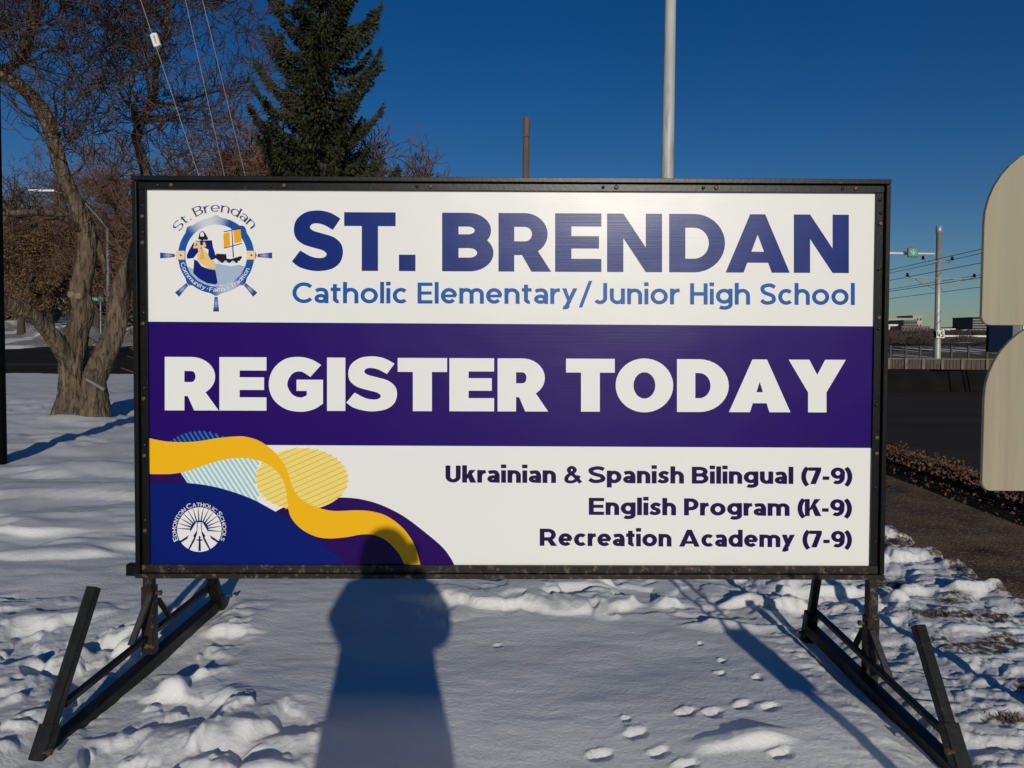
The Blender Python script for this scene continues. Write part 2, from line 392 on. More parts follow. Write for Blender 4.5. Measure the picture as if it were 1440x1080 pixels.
def sheet(name, x0, x1, nx, y0, y1, ny, zf, m, **kw):
    X, Y = np.meshgrid(np.linspace(x0, x1, nx), np.linspace(y0, y1, ny))
    return tag(link(name, grid_mesh(name, X, Y, zf(X, Y)), None, m), kind='structure')
sheet('footpath', 2.80, 4.10, 60, -12, 24, 700, lambda x, y: -.012 + .010 * (fbm(x * 6, y * 6, 3, 4) - .5) + .01 * (fbm(x * 1, y * 1, 4, 2) - .5), M['dirtwalk'])
sheet('verge_strip', 4.09, 5.05, 40, -12, 23.5, 500, lambda x, y: -.10 + .08 * sst(4.5, 4.95, x) + .05 * (fbm(x * 4, y * 4, 5, 4) - .5), M['verge_dark'])  # near-black ground strip between footpath and road
sheet('road', 5.04, 60, 40, -20, 30, 60, lambda x, y: -.06 + 0 * x, M['asphalt'])
sheet('far_road', -90, 2.8, 60, 27.4, 45.2, 30, lambda x, y: rise(x, y) - .13, M['asphalt_far'])
# dead leaves and clods heaped along the road edge
mb = MB()
for i in range(9000):
    x = rnd.gauss(4.93, .17) if i % 5 else rnd.uniform(4.15, 5.5); y = rnd.uniform(5.5, 16) if i % 4 else rnd.uniform(2, 22); s = rnd.uniform(.006, .022)
    z = (-.02 if x > 4.6 else -.09 + .07 * max(0, (x - 4.5) / .45)) + .02 + max(0, .075 - abs(x - 4.93) * .3) * rnd.random()
    q = Quaternion(Vector((rnd.gauss(0, 1), rnd.gauss(0, 1), rnd.gauss(0, 1))).normalized(), rnd.uniform(0, 3))
    p = [q @ Vector(c) * s + Vector((x, y, z)) for c in ((-1, -.6, 0), (1, -.5, .3), (.8, .6, -.1), (-.7, .7, .3))]
    mb.poly(p)
tag(mb.build('leaf_litter', mat('dead_leaf_litter', (.13, .065, .035), .85, 0, .7, 30)), kind='stuff')
# grass stubs and soil crumbs pushed through the snow on the verge
mb = MB()
for i in range(900):
    x = rnd.uniform(1.5, 2.9); y = rnd.uniform(2.4, 6.5)
    if fbm(np.array([x * 1.6]), np.array([y * 2.2]), 111, 3)[0] < .52: continue
    z = gz(x, y); a = rnd.uniform(0, 6.28); l = rnd.uniform(.01, .035)
    d = Vector((math.cos(a), math.sin(a), rnd.uniform(.1, .8))) * l; s = Vector((-math.sin(a), math.cos(a), 0)) * .0025
    b = Vector((x, y, z - .003)); mb.poly([b - s, b + s, b + d])
for (u, v, n_, sp) in ((1418, 1015, 160, .05), (1305, 865, 90, .08), (1268, 780, 60, .1)):
    p = at(u, v, 3.0); t = EYE / (EYE - p.z); cx, cy = p.x * t, 3 * t
    for i in range(n_):
        x, y = rnd.gauss(cx, sp), rnd.gauss(cy, sp * .5); z = gz(x, y); a = rnd.uniform(0, 6.28); l = rnd.uniform(.01, .03)
        d = Vector((math.cos(a), math.sin(a), rnd.uniform(.2, 1))) * l; s = Vector((-math.sin(a), math.cos(a), 0)) * .004
        b = Vector((x, y, z - .002)); mb.poly([b - s, b + s, b + d])
tag(mb.build('dead_grass', mat('dead_grass', (.20, .12, .06), .9, 0, .4, 30)), kind='stuff')

# ================================================================ SIGN
PW, PH = 3.05, 1.576
SIGN = thing('portable_sign', 'large black-framed portable school sign with purple band and yellow ribbon on snow', 'sign', (-.0008, 3.236, 1.3098))
SIGN.rotation_euler = (R(-.40), R(-.146), R(.36)); SIGN.rotation_mode = 'XYZ'
bpy.context.view_layer.update()
SM = SIGN.matrix_world.copy(); SI = SM.inverted()
def sp(u, v):
    """panel coordinates (x right, z up, metres from the panel centre) of an artwork point"""
    o = SI @ Vector((0, 0, EYE)); p = SI @ at(u, v, 3.2); d = p - o; t = -o.y / d.y; q = o + d * t
    return (q.x, q.z)
face = MB().box(-PW / 2 - .02, .0, -PH / 2 - .02, PW / 2 + .02, .010, PH / 2 + .02)
WHITE = (.80, .79, .76)
def ink_mesh(name, faces, parent):
    """faces: list of (points2d, colour or list of colours, layer)"""
    V = []; F = []; Cc = []
    for pts, col, lay in faces:
        k = len(V); y = -.0005 - lay * .00009
        V += [(p[0], y, p[1]) for p in pts]; F.append(tuple(range(k, k + len(pts)))); Cc.append(col)
    me = bpy.data.meshes.new(name); me.from_pydata(V, [], F)
    ca = me.color_attributes.new('ink', 'FLOAT_COLOR', 'CORNER')
    for p, c in zip(me.polygons, Cc):
        for n_, li in enumerate(p.loop_indices):
            cc = c[n_] if isinstance(c[0], (tuple, list)) else c
            ca.data[li].color = (*cc, 1)
    return link(name, me, parent, M['print'])
me = face.mesh('printed_panel'); ca = me.color_attributes.new('ink', 'FLOAT_COLOR', 'CORNER')
for d in ca.data: d.color = (*WHITE, 1)
PANEL = link('printed_panel', me, SIGN, M['print'])

# ---- parametric lettering ---------------------------------------------------
def arc(cx, cy, rx, ry, a0, a1, n=None):
    n = n or max(4, int(abs(a1 - a0) / 9))
    return [(cx + rx * math.cos(R(a0 + (a1 - a0) * i / n)), cy + ry * math.sin(R(a0 + (a1 - a0) * i / n))) for i in range(n + 1)]
def ribbon(pts, a, b, closed=False):
    n = len(pts); L = []; Rr = []
    P = [Vector(p) for p in pts]
    for i in range(n):
        if closed: p0, p1 = P[(i - 1) % n], P[(i + 1) % n]
        else: p0, p1 = P[max(0, i - 1)], P[min(n - 1, i + 1)]
        d = (p1 - p0); d.normalize(); nn = Vector((-d.y, d.x)); o = Vector((nn.x * a / 2, nn.y * b / 2))
        L.append(P[i] + o); Rr.append(P[i] - o)
    q = []
    for i in range(n if closed else n - 1):
        j = (i + 1) % n; q.append([L[i], L[j], Rr[j], Rr[i]])
    return q
def crom(pts, n=7):
    P = [Vector(p) for p in pts]; P = [P[0] * 2 - P[1]] + P + [P[-1] * 2 - P[-2]]; out = []
    for i in range(1, len(P) - 2):
        for k in range(n):
            t = k / n; a, b, c, d = P[i - 1], P[i], P[i + 1], P[i + 2]
            out.append(.5 * ((2 * b) + (c - a) * t + (2 * a - 5 * b + 4 * c - d) * t * t + (3 * b - a - 3 * c + d) * t ** 3))
    out.append(P[-2]); return [tuple(p) for p in out]
X_ = .745
def outline(segs):
    pts = []
    for sg in segs:
        q = crom(sg, 5) if len(sg) > 2 else list(sg)
        pts += q[:-1]
    P = [Vector((p[0], p[1], 0)) for p in pts]
    return [[pts[i] for i in t] for t in tessellate_polygon([P])]
HEAVY_S = [[(283, 98), (252, 78), (215, 63), (165, 57), (108, 67), (63, 102), (48, 150), (58, 196), (95, 228), (150, 246), (192, 258), (213, 275), (205, 292), (178, 298), (135, 290), (80, 260)],
           [(80, 260), (38, 316)], [(38, 316), (72, 342), (120, 358), (175, 364), (240, 352), (281, 320), (296, 272), (287, 226), (250, 192), (195, 174), (150, 161), (130, 145), (139, 127), (165, 122), (202, 131), (245, 155)], [(245, 155), (283, 98)]]
HEAVY_G = [[(697, 172), (660, 151), (612, 141), (556, 150), (510, 190), (493, 248), (510, 306), (558, 345), (618, 356), (668, 346), (704, 324)], [(704, 324), (704, 230)], [(704, 230), (601, 230)], [(601, 230), (601, 274)], [(601, 274), (641, 274)],
           [(641, 274), (641, 292)], [(641, 292), (615, 300), (584, 287), (565, 248), (584, 208), (618, 198), (655, 219)], [(655, 219), (697, 172)]]
def glyph(ch, a, b, srf=0):
    """-> (list of strokes; a stroke is a list of polygons), width.  Cap height 1."""
    S = []; h = b / 2; v = a / 2
    bx = lambda x0, y0, x1, y1: S.append([[(x0, y0), (x1, y0), (x1, y1), (x0, y1)]])
    pl = lambda *p: S.append([list(p)])
    rb = lambda pts, closed=False, aa=a, bb=b: S.append(ribbon(pts, aa, bb, closed))
    def stem(x0, y0, y1):
        bx(x0, y0, x0 + a, y1)
        if srf:
            bx(x0 - srf, y0, x0 + a + srf, y0 + b * .6); bx(x0 - srf, y1 - b * .6, x0 + a, y1)
    def bowl(x0, xr, yt, yb):      # centreline of a D shape
        ry = (yt - yb) / 2; xm = max(x0, xr - max(ry * 1.02, (xr - x0) * .45)); rb([(x0, yt)] + arc(xm, (yt + yb) / 2, xr - xm, ry, 90, -90, 18) + [(x0, yb)])
    hv = a > .2
    if ch == 'A':
        W = 1.10 if hv else .92; t = a * 1.12; A_ = W / 2
        tx = t * .5 if not hv else t * .56
        pl((0, 0), (t, 0), (A_ + tx * .12 + tx * .0, 1), (A_ - tx, 1)) if not hv else pl((0, 0), (a * 1.12, 0), (A_ + .13, 1), (A_ - .13, 1))
        pl((W - t, 0), (W, 0), (A_ + tx, 1), (A_ - tx * .12, 1)) if not hv else pl((W - a * 1.12, 0), (W, 0), (A_ + .13, 1), (A_ - .13, 1))
        y0 = .20 if not hv else .17; bx(W * .22, y0, W * .78, y0 + b * (.95 if not hv else .8))
    elif ch == 'B':
        W = .86 if hv else .74; stem(0, 0, 1); m = .515
        bowl(v, W - v - .04, 1 - h, m); bowl(v, W - v, m - .0, h)
    elif ch == 'C': W = .90; rb(arc(.52, .5, .52 - v, .5 - h, 42, 318, 30))
    elif ch == 'D': W = .95 if hv else .86; stem(0, 0, 1); bowl(v, W - v, 1 - h, h)
    elif ch == 'E':
        W = .78 if hv else .68; stem(0, 0, 1); k = b * .95
        bx(a * .5, 1 - k, W, 1); bx(a * .5, .5 - k * .45, W - .04, .5 + k * .5); bx(a * .5, 0, W, k)
    elif ch == 'S' and a > .26:
        W = .87; S += [[t] for t in outline([[((p[0] - 38) / 257 * W, (362 - p[1]) / 297) for p in sg] for sg in HEAVY_S])]
    elif ch == 'G' and a > .26:
        W = 1.02; S += [[t] for t in outline([[((p[0] - 493) / 212 * W, (352 - p[1]) / 209) for p in sg] for sg in HEAVY_G])]
    elif ch == 'G':
        W = 1.02; rb(arc(.51, .5, .51 - v, .5 - h, 44, 300, 34)); rb(arc(.51, .5, .51 - v, .5 - h, 300, 322, 4) )
        bx(.52, .37, W - .01, .37 + b * .92); pl((W - a * .95 - .01, .08), (W - .01, .17), (W - .01, .40), (W - a * .95 - .01, .40))
    elif ch == 'H': W = .80; stem(0, 0, 1); stem(W - a, 0, 1); bx(v, .5 - h, W - v, .5 + h)
    elif ch == 'I': W = a; stem(0, 0, 1)
    elif ch == 'J': W = .60; rb(arc(.5 * (W - v), .30, .5 * (W - v) - .02, .30 - h, 215, 360, 16) + [(W - v - .02, .45), (W - v - .02, 1)])
    elif ch == 'K': W = .80; stem(0, 0, 1); pl((a * .8, .34), (W - a * 1.25, 1), (W, 1), (a * .8, .34 - .28 + .16)); pl((.30, .62), (.30 + a * .9, .72), (W + .04, 0), (W + .04 - a * 1.25, 0))
    elif ch == 'N': W = .93 if hv else .84; stem(0, 0, 1); stem(W - a, 0, 1); k = a * 1.0; pl((0, 1), (k, 1), (W, 0), (W - k, 0))
    elif ch == 'O': W = 1.08 if hv else 1.04; rb(arc(W / 2, .5, W / 2 - v, .5 - h + .01, 0, 360, 44)[:-1], True)
    elif ch == 'P': W = .74; stem(0, 0, 1); bowl(v, W - v, 1 - h, .40)
    elif ch == 'R':
        W = .92 if hv else .76; stem(0, 0, 1); m = .40 if hv else .44
        bowl(v, W - v - .06, 1 - h, m); pl((W - a * 1.25, 0), (W, 0), (W * .70, .42), (W * .36, .42))
    elif ch == 'S':
        W = .87 if hv else .70; t = 1 - h; L, q = v, W - v
        rb(crom([(W * (.91 if hv else .94), t - (.09 if hv else .10)), (W * .72, t - .015), (W * .50, t), (L + W * .07, t - .065), (L - .005, .735), (L + W * .10, .585), (W * .50, .50), (q - W * .09, .42), (q + .005, .275), (q - W * .07, h + .065), (W * .50, h), (W * .25, h + .025), (W * .06, h + .13)]))
    elif ch == 'T': W = .87 if hv else .78; bx(0, 1 - b, W, 1); bx(W / 2 - v, 0, W / 2 + v, 1)
    elif ch == 'U': W = .78; rb([(v, 1), (v, .6)] + arc(W / 2, .36, W / 2 - v, .36 - h, 180, 360, 20) + [(W - v, .6), (W - v, 1)])
    elif ch == 'Y': W = 1.04; k = a * 1.12; pl((0, 1), (k, 1), (W / 2 + v, .38), (W / 2 - v, .38)); pl((W - k, 1), (W, 1), (W / 2 + v, .38), (W / 2 - v, .38)); bx(W / 2 - v, 0, W / 2 + v, .40)
    elif ch == 'L': W = .64; stem(0, 0, 1); bx(v, 0, W, b)
    elif ch == 'M': W = .98; stem(0, 0, 1); stem(W - a, 0, 1); pl((0, 1), (a, 1), (W / 2 + v, .25), (W / 2 - v, .25)); pl((W - a, 1), (W, 1), (W / 2 + v, .25), (W / 2 - v, .25))
    elif ch == 'F': W = .66; stem(0, 0, 1); bx(v, 1 - b, W, 1); bx(v, .46, W - .06, .46 + b)
    elif ch == '.': W = a * 1.08; k = .28 if hv else b * 1.1; bx(0, 0, W, k)
    elif ch == '-': W = .34; bx(0, .36 - h, W, .36 + h)
    elif ch == '/': W = .58; pl((-.04, -.16), (a * .9 - .04, -.16), (W, 1.1), (W - a * .9, 1.1))
    elif ch == '(': W = .30; rb(arc(.62, .45, .62 - v, .66, 126, 234, 14))
    elif ch == ')': W = .30; rb(arc(-.32, .45, .62 - v, .66, 54, -54, 14))
    elif ch == '7': W = .66; bx(0, 1 - b, W, 1); pl((W - a * 1.15, 1 - b * .9), (W, 1 - b * .9), (W * .30 + a * .72, 0), (W * .30 - a * .42, 0))
    elif ch == '9':
        W = .74; rb(arc(W / 2, .66, W / 2 - v, .34 - h, 0, 360, 28)[:-1], True)
        rb([(W - v, .66), (W - v - .01, .50)] + arc(W / 2 - .03, .42, W / 2 - v + .02, .42 - h, -5, -125, 14))
    elif ch == '&':
        W = .86; rb(crom([(W, .02), (.62, .34), (.30, .66), (.27, .83), (.42, .93), (.56, .80), (.48, .63), (.24, .46), (v, .27), (.18, .10), (.42, .07), (.64, .20), (.78, .44)]), False, a * .85, b * .85)
    elif ch == 'a':
        W = .64; rb(crom([(.07, X_ - .15), (.22, X_ - h - .01), (.40, X_ - h - .01), (W - v - .04, X_ - h - .09), (W - v, .42), (W - v, .2), (W - v, 0)]))
        rb(arc(W * .46, .225, W * .46 - v, .225 - h + .0, 0, 360, 24)[:-1], True, a, b * .95)
    elif ch == 'b': W = .74; stem(0, 0, 1.02); rb(arc(W / 2, X_ / 2, W / 2 - v, X_ / 2 - h, 0, 360, 28)[:-1], True)
    elif ch == 'c': W = .66; rb(arc(X_ / 2 + .01, X_ / 2, X_ / 2 - v, X_ / 2 - h, 46, 314, 24))
    elif ch == 'd': W = .76; stem(W - a, 0, 1.02); rb(arc(W / 2, X_ / 2, W / 2 - v, X_ / 2 - h, 0, 360, 28)[:-1], True)
    elif ch == 'e':
        W = .74; rb(arc(W / 2, X_ / 2, W / 2 - v, X_ / 2 - h, 0, 318, 30)); bx(v, X_ / 2 - b * .42, W - v * .5, X_ / 2 + b * .38)
    elif ch == 'g':
        W = .76; rb(arc(W / 2, X_ / 2 + .02, W / 2 - v, X_ / 2 - h - .02, 0, 360, 28)[:-1], True)
        rb([(W - v, X_), (W - v, .05)] + arc(W / 2, -.0, W / 2 - v, .24 - h, 0, -135, 16))
    elif ch == 'h': W = .70; stem(0, 0, 1.02); rb(arc(W / 2, X_ - .33, W / 2 - v, .33 - h, 180, 0, 18) + [(W - v, .2), (W - v, 0)])
    elif ch == 'i': W = a; bx(0, 0, a, X_ - .01); bx(-.012, .86, a + .012, .86 + b * 1.05)
    elif ch == 'k': W = .70; stem(0, 0, 1.02); pl((a * .8, .36), (W - a * 1.3, X_), (W, X_), (a * .8, .14)); pl((.26, .44), (.26 + a * .9, .56), (W + .03, 0), (W + .03 - a * 1.3, 0))
    elif ch == 'l': W = a; bx(0, 0, a, 1.03)
    elif ch == 'm':
        W = 1.12; stem(0, 0, X_); q = (W - a) / 2
        for x0 in (0, q): rb(arc(x0 + v + q / 2, X_ - .29, q / 2, .29 - h, 180, 0, 16) + [(x0 + v + q, .2), (x0 + v + q, 0)])
    elif ch == 'n': W = .69; stem(0, 0, X_); rb(arc(W / 2, X_ - .32, W / 2 - v, .32 - h, 180, 0, 18) + [(W - v, .2), (W - v, 0)])
    elif ch == 'o': W = .79; rb(arc(W / 2, X_ / 2, W / 2 - v, X_ / 2 - h, 0, 360, 32)[:-1], True)
    elif ch == 'p': W = .76; stem(0, -.25, X_); rb(arc(W / 2, X_ / 2, W / 2 - v, X_ / 2 - h, 0, 360, 28)[:-1], True)
    elif ch == 'r': W = .44; stem(0, 0, X_); rb(crom([(v, X_ - .36), (v + .06, X_ - .2), (.28, X_ - h - .02), (W, X_ - h + .01)]))
    elif ch == 's':
        W = .56; t = X_ - h; L, q = v + .01, W - v
        rb(crom([(W * .93, t - .07), (W * .68, t - .005), (W * .46, t), (L + .01, t - .10), (L + .06, X_ * .56), (W * .5, X_ * .5), (q - .04, X_ * .43), (q, X_ * .28), (q - .05, h + .03), (W * .5, h), (W * .25, h + .015), (W * .04, h + .09)]), False, a * .95, b * .95)
    elif ch == 't': W = .46; bx(.10, .12, .10 + a, X_ + .17); bx(0, X_ - b * .95, W - .01, X_); rb(arc(.10 + v + .14, .24, .14, .24 - h, 180, 285, 10))
    elif ch == 'u': W = .69; stem(W - a, 0, X_); rb([(v, X_), (v, .5)] + arc(W / 2, .32, W / 2 - v, .32 - h, 180, 360, 18))
    elif ch == 'y': W = .70; k = a * 1.08; pl((0, X_), (k, X_), (W / 2 + v * .7, .06), (W / 2 - v * .9, .06)); pl((W - k, X_), (W, X_), (W * .36 + v * .3, -.16), (W * .36 - v * 1.6, -.10)); rb([(W * .40, -.05), (W * .33, -.15), (W * .2, -.175), (W * .06, -.15)])
    elif ch == 'w': W = .9; bx(0, 0, a, X_)
    else: W = .30
    return S, W
def run(text, a, b, gap=.085, space=.30, srf=0):
    """lay a string out on a baseline: list of strokes, total width"""
    out = []; x = 0
    for ch in text:
        if ch == ' ': x += space; continue
        S, W = glyph(ch, a, b, srf)
        out.append((x, S, W)); x += W + gap
    return out, x - gap
def place(strokes_at, f, col, base):
    faces = []
    for x, S, W in strokes_at:
        for k, st in enumerate(S):
            for n_, q in enumerate(st): faces.append(([f(p[0] + x, p[1]) for p in q], col, base + k + .6 * n_ / len(st)))
    return faces
def quadmap(tl, tr, bl, br, W):
    tl, tr, bl, br = [Vector(sp(*p)) for p in (tl, tr, bl, br)]
    def f(x, y):
        s = x / W; return tuple((bl * (1 - s) + br * s) * (1 - y) + (tl * (1 - s) + tr * s) * y)
    return f

NAVY = (.001, .016, .165); BLUE = (.006, .095, .36); PURPLE = (.017, .0006, .125); INK = (.012, .002, .06)
YEL = (.86, .46, .008); ROYAL = (.001, .010, .145)
# big lines, glyph by glyph
def bigline(name, items, yl, yr, x0, x1, col, a, b, base):
    faces = []
    def vt(u, k): return yl[k] + (yr[k] - yl[k]) * (u - x0) / (x1 - x0)
    for ch, ua, ub in items:
        S, W = glyph(ch, a, b)
        f = quadmap((ua, vt(ua, 0)), (ub, vt(ub, 0)), (ua, vt(ua, 1)), (ub, vt(ub, 1)), W)
        for k, st in enumerate(S):
            if len(S) > 20: k = 0
            for n_, q in enumerate(st): faces.append(([f(*p) for p in q], col, base + k + .6 * n_ / len(st)))
    return ink_mesh(name, faces, PANEL)
band = [(sp(200, 452.0), sp(1245, 459.0)), (sp(200, 628), sp(1245, 629.5))]
bandp = [sp(196, 452.2), sp(1244, 459), sp(1244, 630), sp(196, 625.0)]
ink_mesh('purple_band', [(bandp, PURPLE, 1)], PANEL)
tag(bigline('heading_lettering', [('S', 410.5, 482), ('T', 484, 556.4), ('.', 561, 584.3), ('B', 621.7, 694), ('R', 701, 775), ('E', 780.6, 845.7), ('N', 853.7, 931), ('D', 941, 1019.5), ('A', 1020.4, 1110.5), ('N', 1116.3, 1193.6)],
        (298, 380.5), (302, 384), 410, 1194, NAVY, .275, .235, 3), 'bold navy heading ST. BRENDAN')
tag(bigline('slogan_lettering', [('R', 231.8, 307.6), ('E', 308.6, 374.8), ('G', 378, 454.6), ('I', 460, 485.7), ('S', 487, 558), ('T', 559.3, 628.7), ('E', 632, 694.8), ('R', 699.8, 770.8), ('T', 796, 864.5), ('O', 865.7, 946.6), ('D', 952, 1024.8), ('A', 1025, 1111.5), ('Y', 1109, 1189.3)],
        (501.8, 577), (506, 580), 232, 1189, WHITE, .335, .262, 3), 'white slogan REGISTER TODAY')
def line(name, text, ul, ur, tl, tr, bl, br, a, b, col, gap, space=.3, lab=None):
    st, W = run(text, a, b, gap, space)
    f = quadmap((ul, tl), (ur, tr), (ul, bl), (ur, br), W)
    o = ink_mesh(name, place(st, f, col, 3), PANEL)
    if lab: o['label'] = lab
    return o
# printed lines of text
line('subtitle_lettering', 'Catholic Elementary/Junior High School', 411.3, 1202, 397.0, 398.8, 426.2, 429.0, .182, .168, BLUE, .10, .38, 'blue line Catholic Elementary/Junior High School')
line('program_lettering', 'Ukrainian & Spanish Bilingual (7-9)', 626.5, 1198.5, 654.5, 657.5, 678.5, 681.0, .250, .205, INK, .075, .33, 'line Ukrainian & Spanish Bilingual (7-9)')
line('program_lettering', 'English Program (K-9)', 828, 1198, 700.0, 702, 724, 726, .250, .205, INK, .075, .33, 'line English Program (K-9)')
line('program_lettering', 'Recreation Academy (7-9)', 759, 1198, 743.3, 746.5, 767.5, 770, .250, .205, INK, .075, .33, 'line Recreation Academy (7-9)')

# ---- artwork in the lower left corner ---------------------------------------
def tess(pts):
    P = [Vector((p[0], p[1], 0)) for p in pts]
    return [[pts[i] for i in t] for t in tessellate_polygon([P])]
def fill(uvpts, col, lay):
    pts = [sp(*p) for p in uvpts]
    return [(t, col, lay) for t in tess(pts)]
def c5(x, y): return (200 + x / 3.13, 590 + y / 3.13)
def smooth(pts, n=8): return crom([c5(*p) for p in pts], n)
ytop = smooth([(20, 78), (60, 88), (130, 98), (230, 97), (330, 82), (410, 74), (460, 76), (520, 96), (580, 140), (630, 205), (660, 290), (685, 335), (730, 368), (790, 392), (850, 402), (940, 399), (1010, 404), (1080, 426), (1150, 480), (1200, 555), (1225, 640), (1228, 660)])
ybot = smooth([(20, 238), (60, 240), (140, 238), (210, 222), (300, 192), (380, 172), (450, 169), (520, 182), (580, 215), (618, 262), (635, 320), (645, 400), (665, 445), (710, 488), (770, 516), (830, 523), (900, 517), (970, 505), (1030, 510), (1085, 540), (1130, 590), (1155, 640), (1160, 660)])
faces = []
for i in range(len(ytop) - 1):
    j = i
    k = [sp(*ytop[i]), sp(*ytop[i + 1]), sp(*ybot[j + 1]), sp(*ybot[j])]
    faces.append((k, YEL, 12))
ink_mesh('yellow_ribbon_print', faces, PANEL)['label'] = 'wavy yellow ribbon shape'
# purple hill and blue hill
hill = smooth([(560, 420), (640, 378), (716, 360), (800, 346), (880, 343), (960, 350), (1050, 375), (1150, 425), (1250, 500), (1320, 560), (1355, 605), (1374, 640), (1380, 665)])
f_ = fill(hill + [c5(500, 665), c5(500, 440)], (.020, .001, .095), 5)
purpleleft = [c5(15, 225), c5(168, 232), c5(200, 280), c5(300, 292), c5(15, 300)]
f_ += fill(purpleleft, (.022, .001, .10), 5)
ink_mesh('purple_hill_print', f_, PANEL)
blue_top = smooth([(15, 284), (120, 278), (200, 279), (290, 290), (380, 312), (480, 348), (560, 390), (640, 436), (720, 492), (800, 555), (880, 622), (910, 665)])
ink_mesh('blue_hill_print', fill(blue_top + [c5(15, 665)], ROYAL, 8), PANEL)
# striped pale disc and striped yellow disc
def inside_disc(cx, cy, r): return lambda x, y: (x - cx) ** 2 + (y - cy) ** 2 < r * r
def stripes(cx, cy, r, ang_, n, duty, clip, col, lay, wv=0):
    out = []; d = Vector((math.cos(R(ang_)), math.sin(R(ang_)))); nn = Vector((-d.y, d.x))
    for k in range(-n, n + 1):
        o = k * 2 * r / (2 * n + 1)
        hw = r / (2 * n + 1) * duty; half = math.sqrt(max(0, r * r - o * o)); c = Vector((cx, cy)) + nn * o
        st = 40; prev = None
        for i in range(st):
            t0 = -half + 2 * half * i / st; t1 = -half + 2 * half * (i + 1) / st; m_ = c + d * (t0 + t1) / 2
            if not clip(m_.x, m_.y): continue
            q = [c + d * t0 - nn * hw, c + d * t1 - nn * hw, c + d * t1 + nn * hw, c + d * t0 + nn * hw]
            out.append(([sp(*c5(*p)) for p in q], col, lay))
    return out
def curve_y(curve, x):
    for i in range(len(curve) - 1):
        if curve[i][0] <= x <= curve[i + 1][0]:
            t = (x - curve[i][0]) / (curve[i + 1][0] - curve[i][0] + 1e-9); return curve[i][1] + t * (curve[i + 1][1] - curve[i][1])
    return None
def c5i(curve): return [((p[0] - 200) * 3.13, (p[1] - 590) * 3.13) for p in curve]
YT, YB, BT, HL = c5i(ytop), c5i(ybot), c5i(blue_top), c5i(hill)
def between_y(x, y):       # between the ribbon's lower edge and the blue hill
    a = curve_y(YB, x); b = curve_y(BT, x); return a is not None and y > a - 12 and (b is None or y < b + 10) and x > 168 + (y - 232) * .55
def above_y(x, y):
    a = curve_y(YT, x); return a is not None and y < a + 10
f_ = stripes(330, 260, 215, 57, 11, .5, lambda x, y: between_y(x, y) and not inside_disc(700, 265, 200)(x, y), (.28, .58, .64), 4)
f_ += stripes(255, 262, 212, 57, 11, .5, lambda x, y: above_y(x, y) and y < 100, (.015, .14, .42), 4)
ink_mesh('striped_disc_print', f_, PANEL)
DY = (.84, .68, .20)
dc = [c5(705 + 200 * math.cos(R(a)), 262 + 134 * math.sin(R(a))) for a in range(0, 360, 6)]
f_ = []
for k in range(60):
    a0, a1 = R(k * 6), R(k * 6 + 6)
disc_pts = []
for a in range(0, 360, 5):
    x = 703 + 202 * math.cos(R(a)); y = 262 + 136 * math.sin(R(a)); disc_pts.append((x, y))
f_ += fill([c5(*p) for p in disc_pts], DY, 6)
def ystripes():
    out = []; d = Vector((math.cos(R(-24)), math.sin(R(-24)))); nn = Vector((-d.y, d.x))
    for k in range(-7, 8):
        c = Vector((703, 262)) + nn * (k * 22.5)
        for i in range(-44, 44):
            p0 = c + d * (i * 5); p1 = c + d * (i * 5 + 5); m_ = (p0 + p1) / 2
            if ((m_.x - 703) / 206) ** 2 + ((m_.y - 262) / 139) ** 2 > 1: continue
            out.append(([sp(*c5(*q)) for q in (p0 - nn * 1.8, p1 - nn * 1.8, p1 + nn * 1.8, p0 + nn * 1.8)], (.72, .42, .02), 7))
    return out
f_ += ystripes()
ink_mesh('yellow_disc_print', f_, PANEL)

# ---- round white emblem, lower left -----------------------------------------
f_ = []
ex, ey, er = 252, 484, 98
def E5(r, a): return c5(ex + r * math.cos(R(a)), ey - r * math.sin(R(a)))
for k in range(72): f_.append(([sp(*E5(0.1, 0)), sp(*E5(er, k * 5)), sp(*E5(er, k * 5 + 5))], WHITE, 10))
def rayp(a, r0, r1, w0, w1):
    d = (math.cos(R(a)), math.sin(R(a))); n_ = (-d[1], d[0])
    q = [(r0, -w0), (r1, -w1), (r1, w1), (r0, w0)]
    return [sp(*c5(ex + d[0] * s + n_[0] * t, ey - (d[1] * s + n_[1] * t))) for s, t in q]
for a in list(range(-5, 190, 14)): f_.append((rayp(a, 30, 97, 3.6, .9), ROYAL, 11))
for k in range(36): f_.append(([sp(*E5(0.1, 0)), sp(*E5(40, k * 10)), sp(*E5(40, k * 10 + 10))], ROYAL, 12))
for a in (213, 242, 298, 327): f_.append((rayp(a, 10, 102, 5, 3.5 if a in (242, 298) else 4.5), ROYAL, 12))
f_.append(([sp(*c5(*p)) for p in ((246, 452), (258, 452), (262, 500), (274, 540), (230, 540), (242, 500))], WHITE, 13))
f_.append(([sp(*c5(*p)) for p in ((222, 478), (238, 452), (242, 452), (240, 490), (214, 528), (200, 520))], WHITE, 14))
f_.append(([sp(*c5(*p)) for p in ((282, 478), (266, 452), (262, 452), (264, 490), (290, 528), (304, 520))], WHITE, 15))
f_.append(([sp(*c5(*p)) for p in ((250, 512), (257, 512), (259, 578), (248, 578))], ROYAL, 16))
f_.append(([sp(*c5(*p)) for p in ((241, 527), (266, 527), (266, 533), (241, 533))], ROYAL, 17))
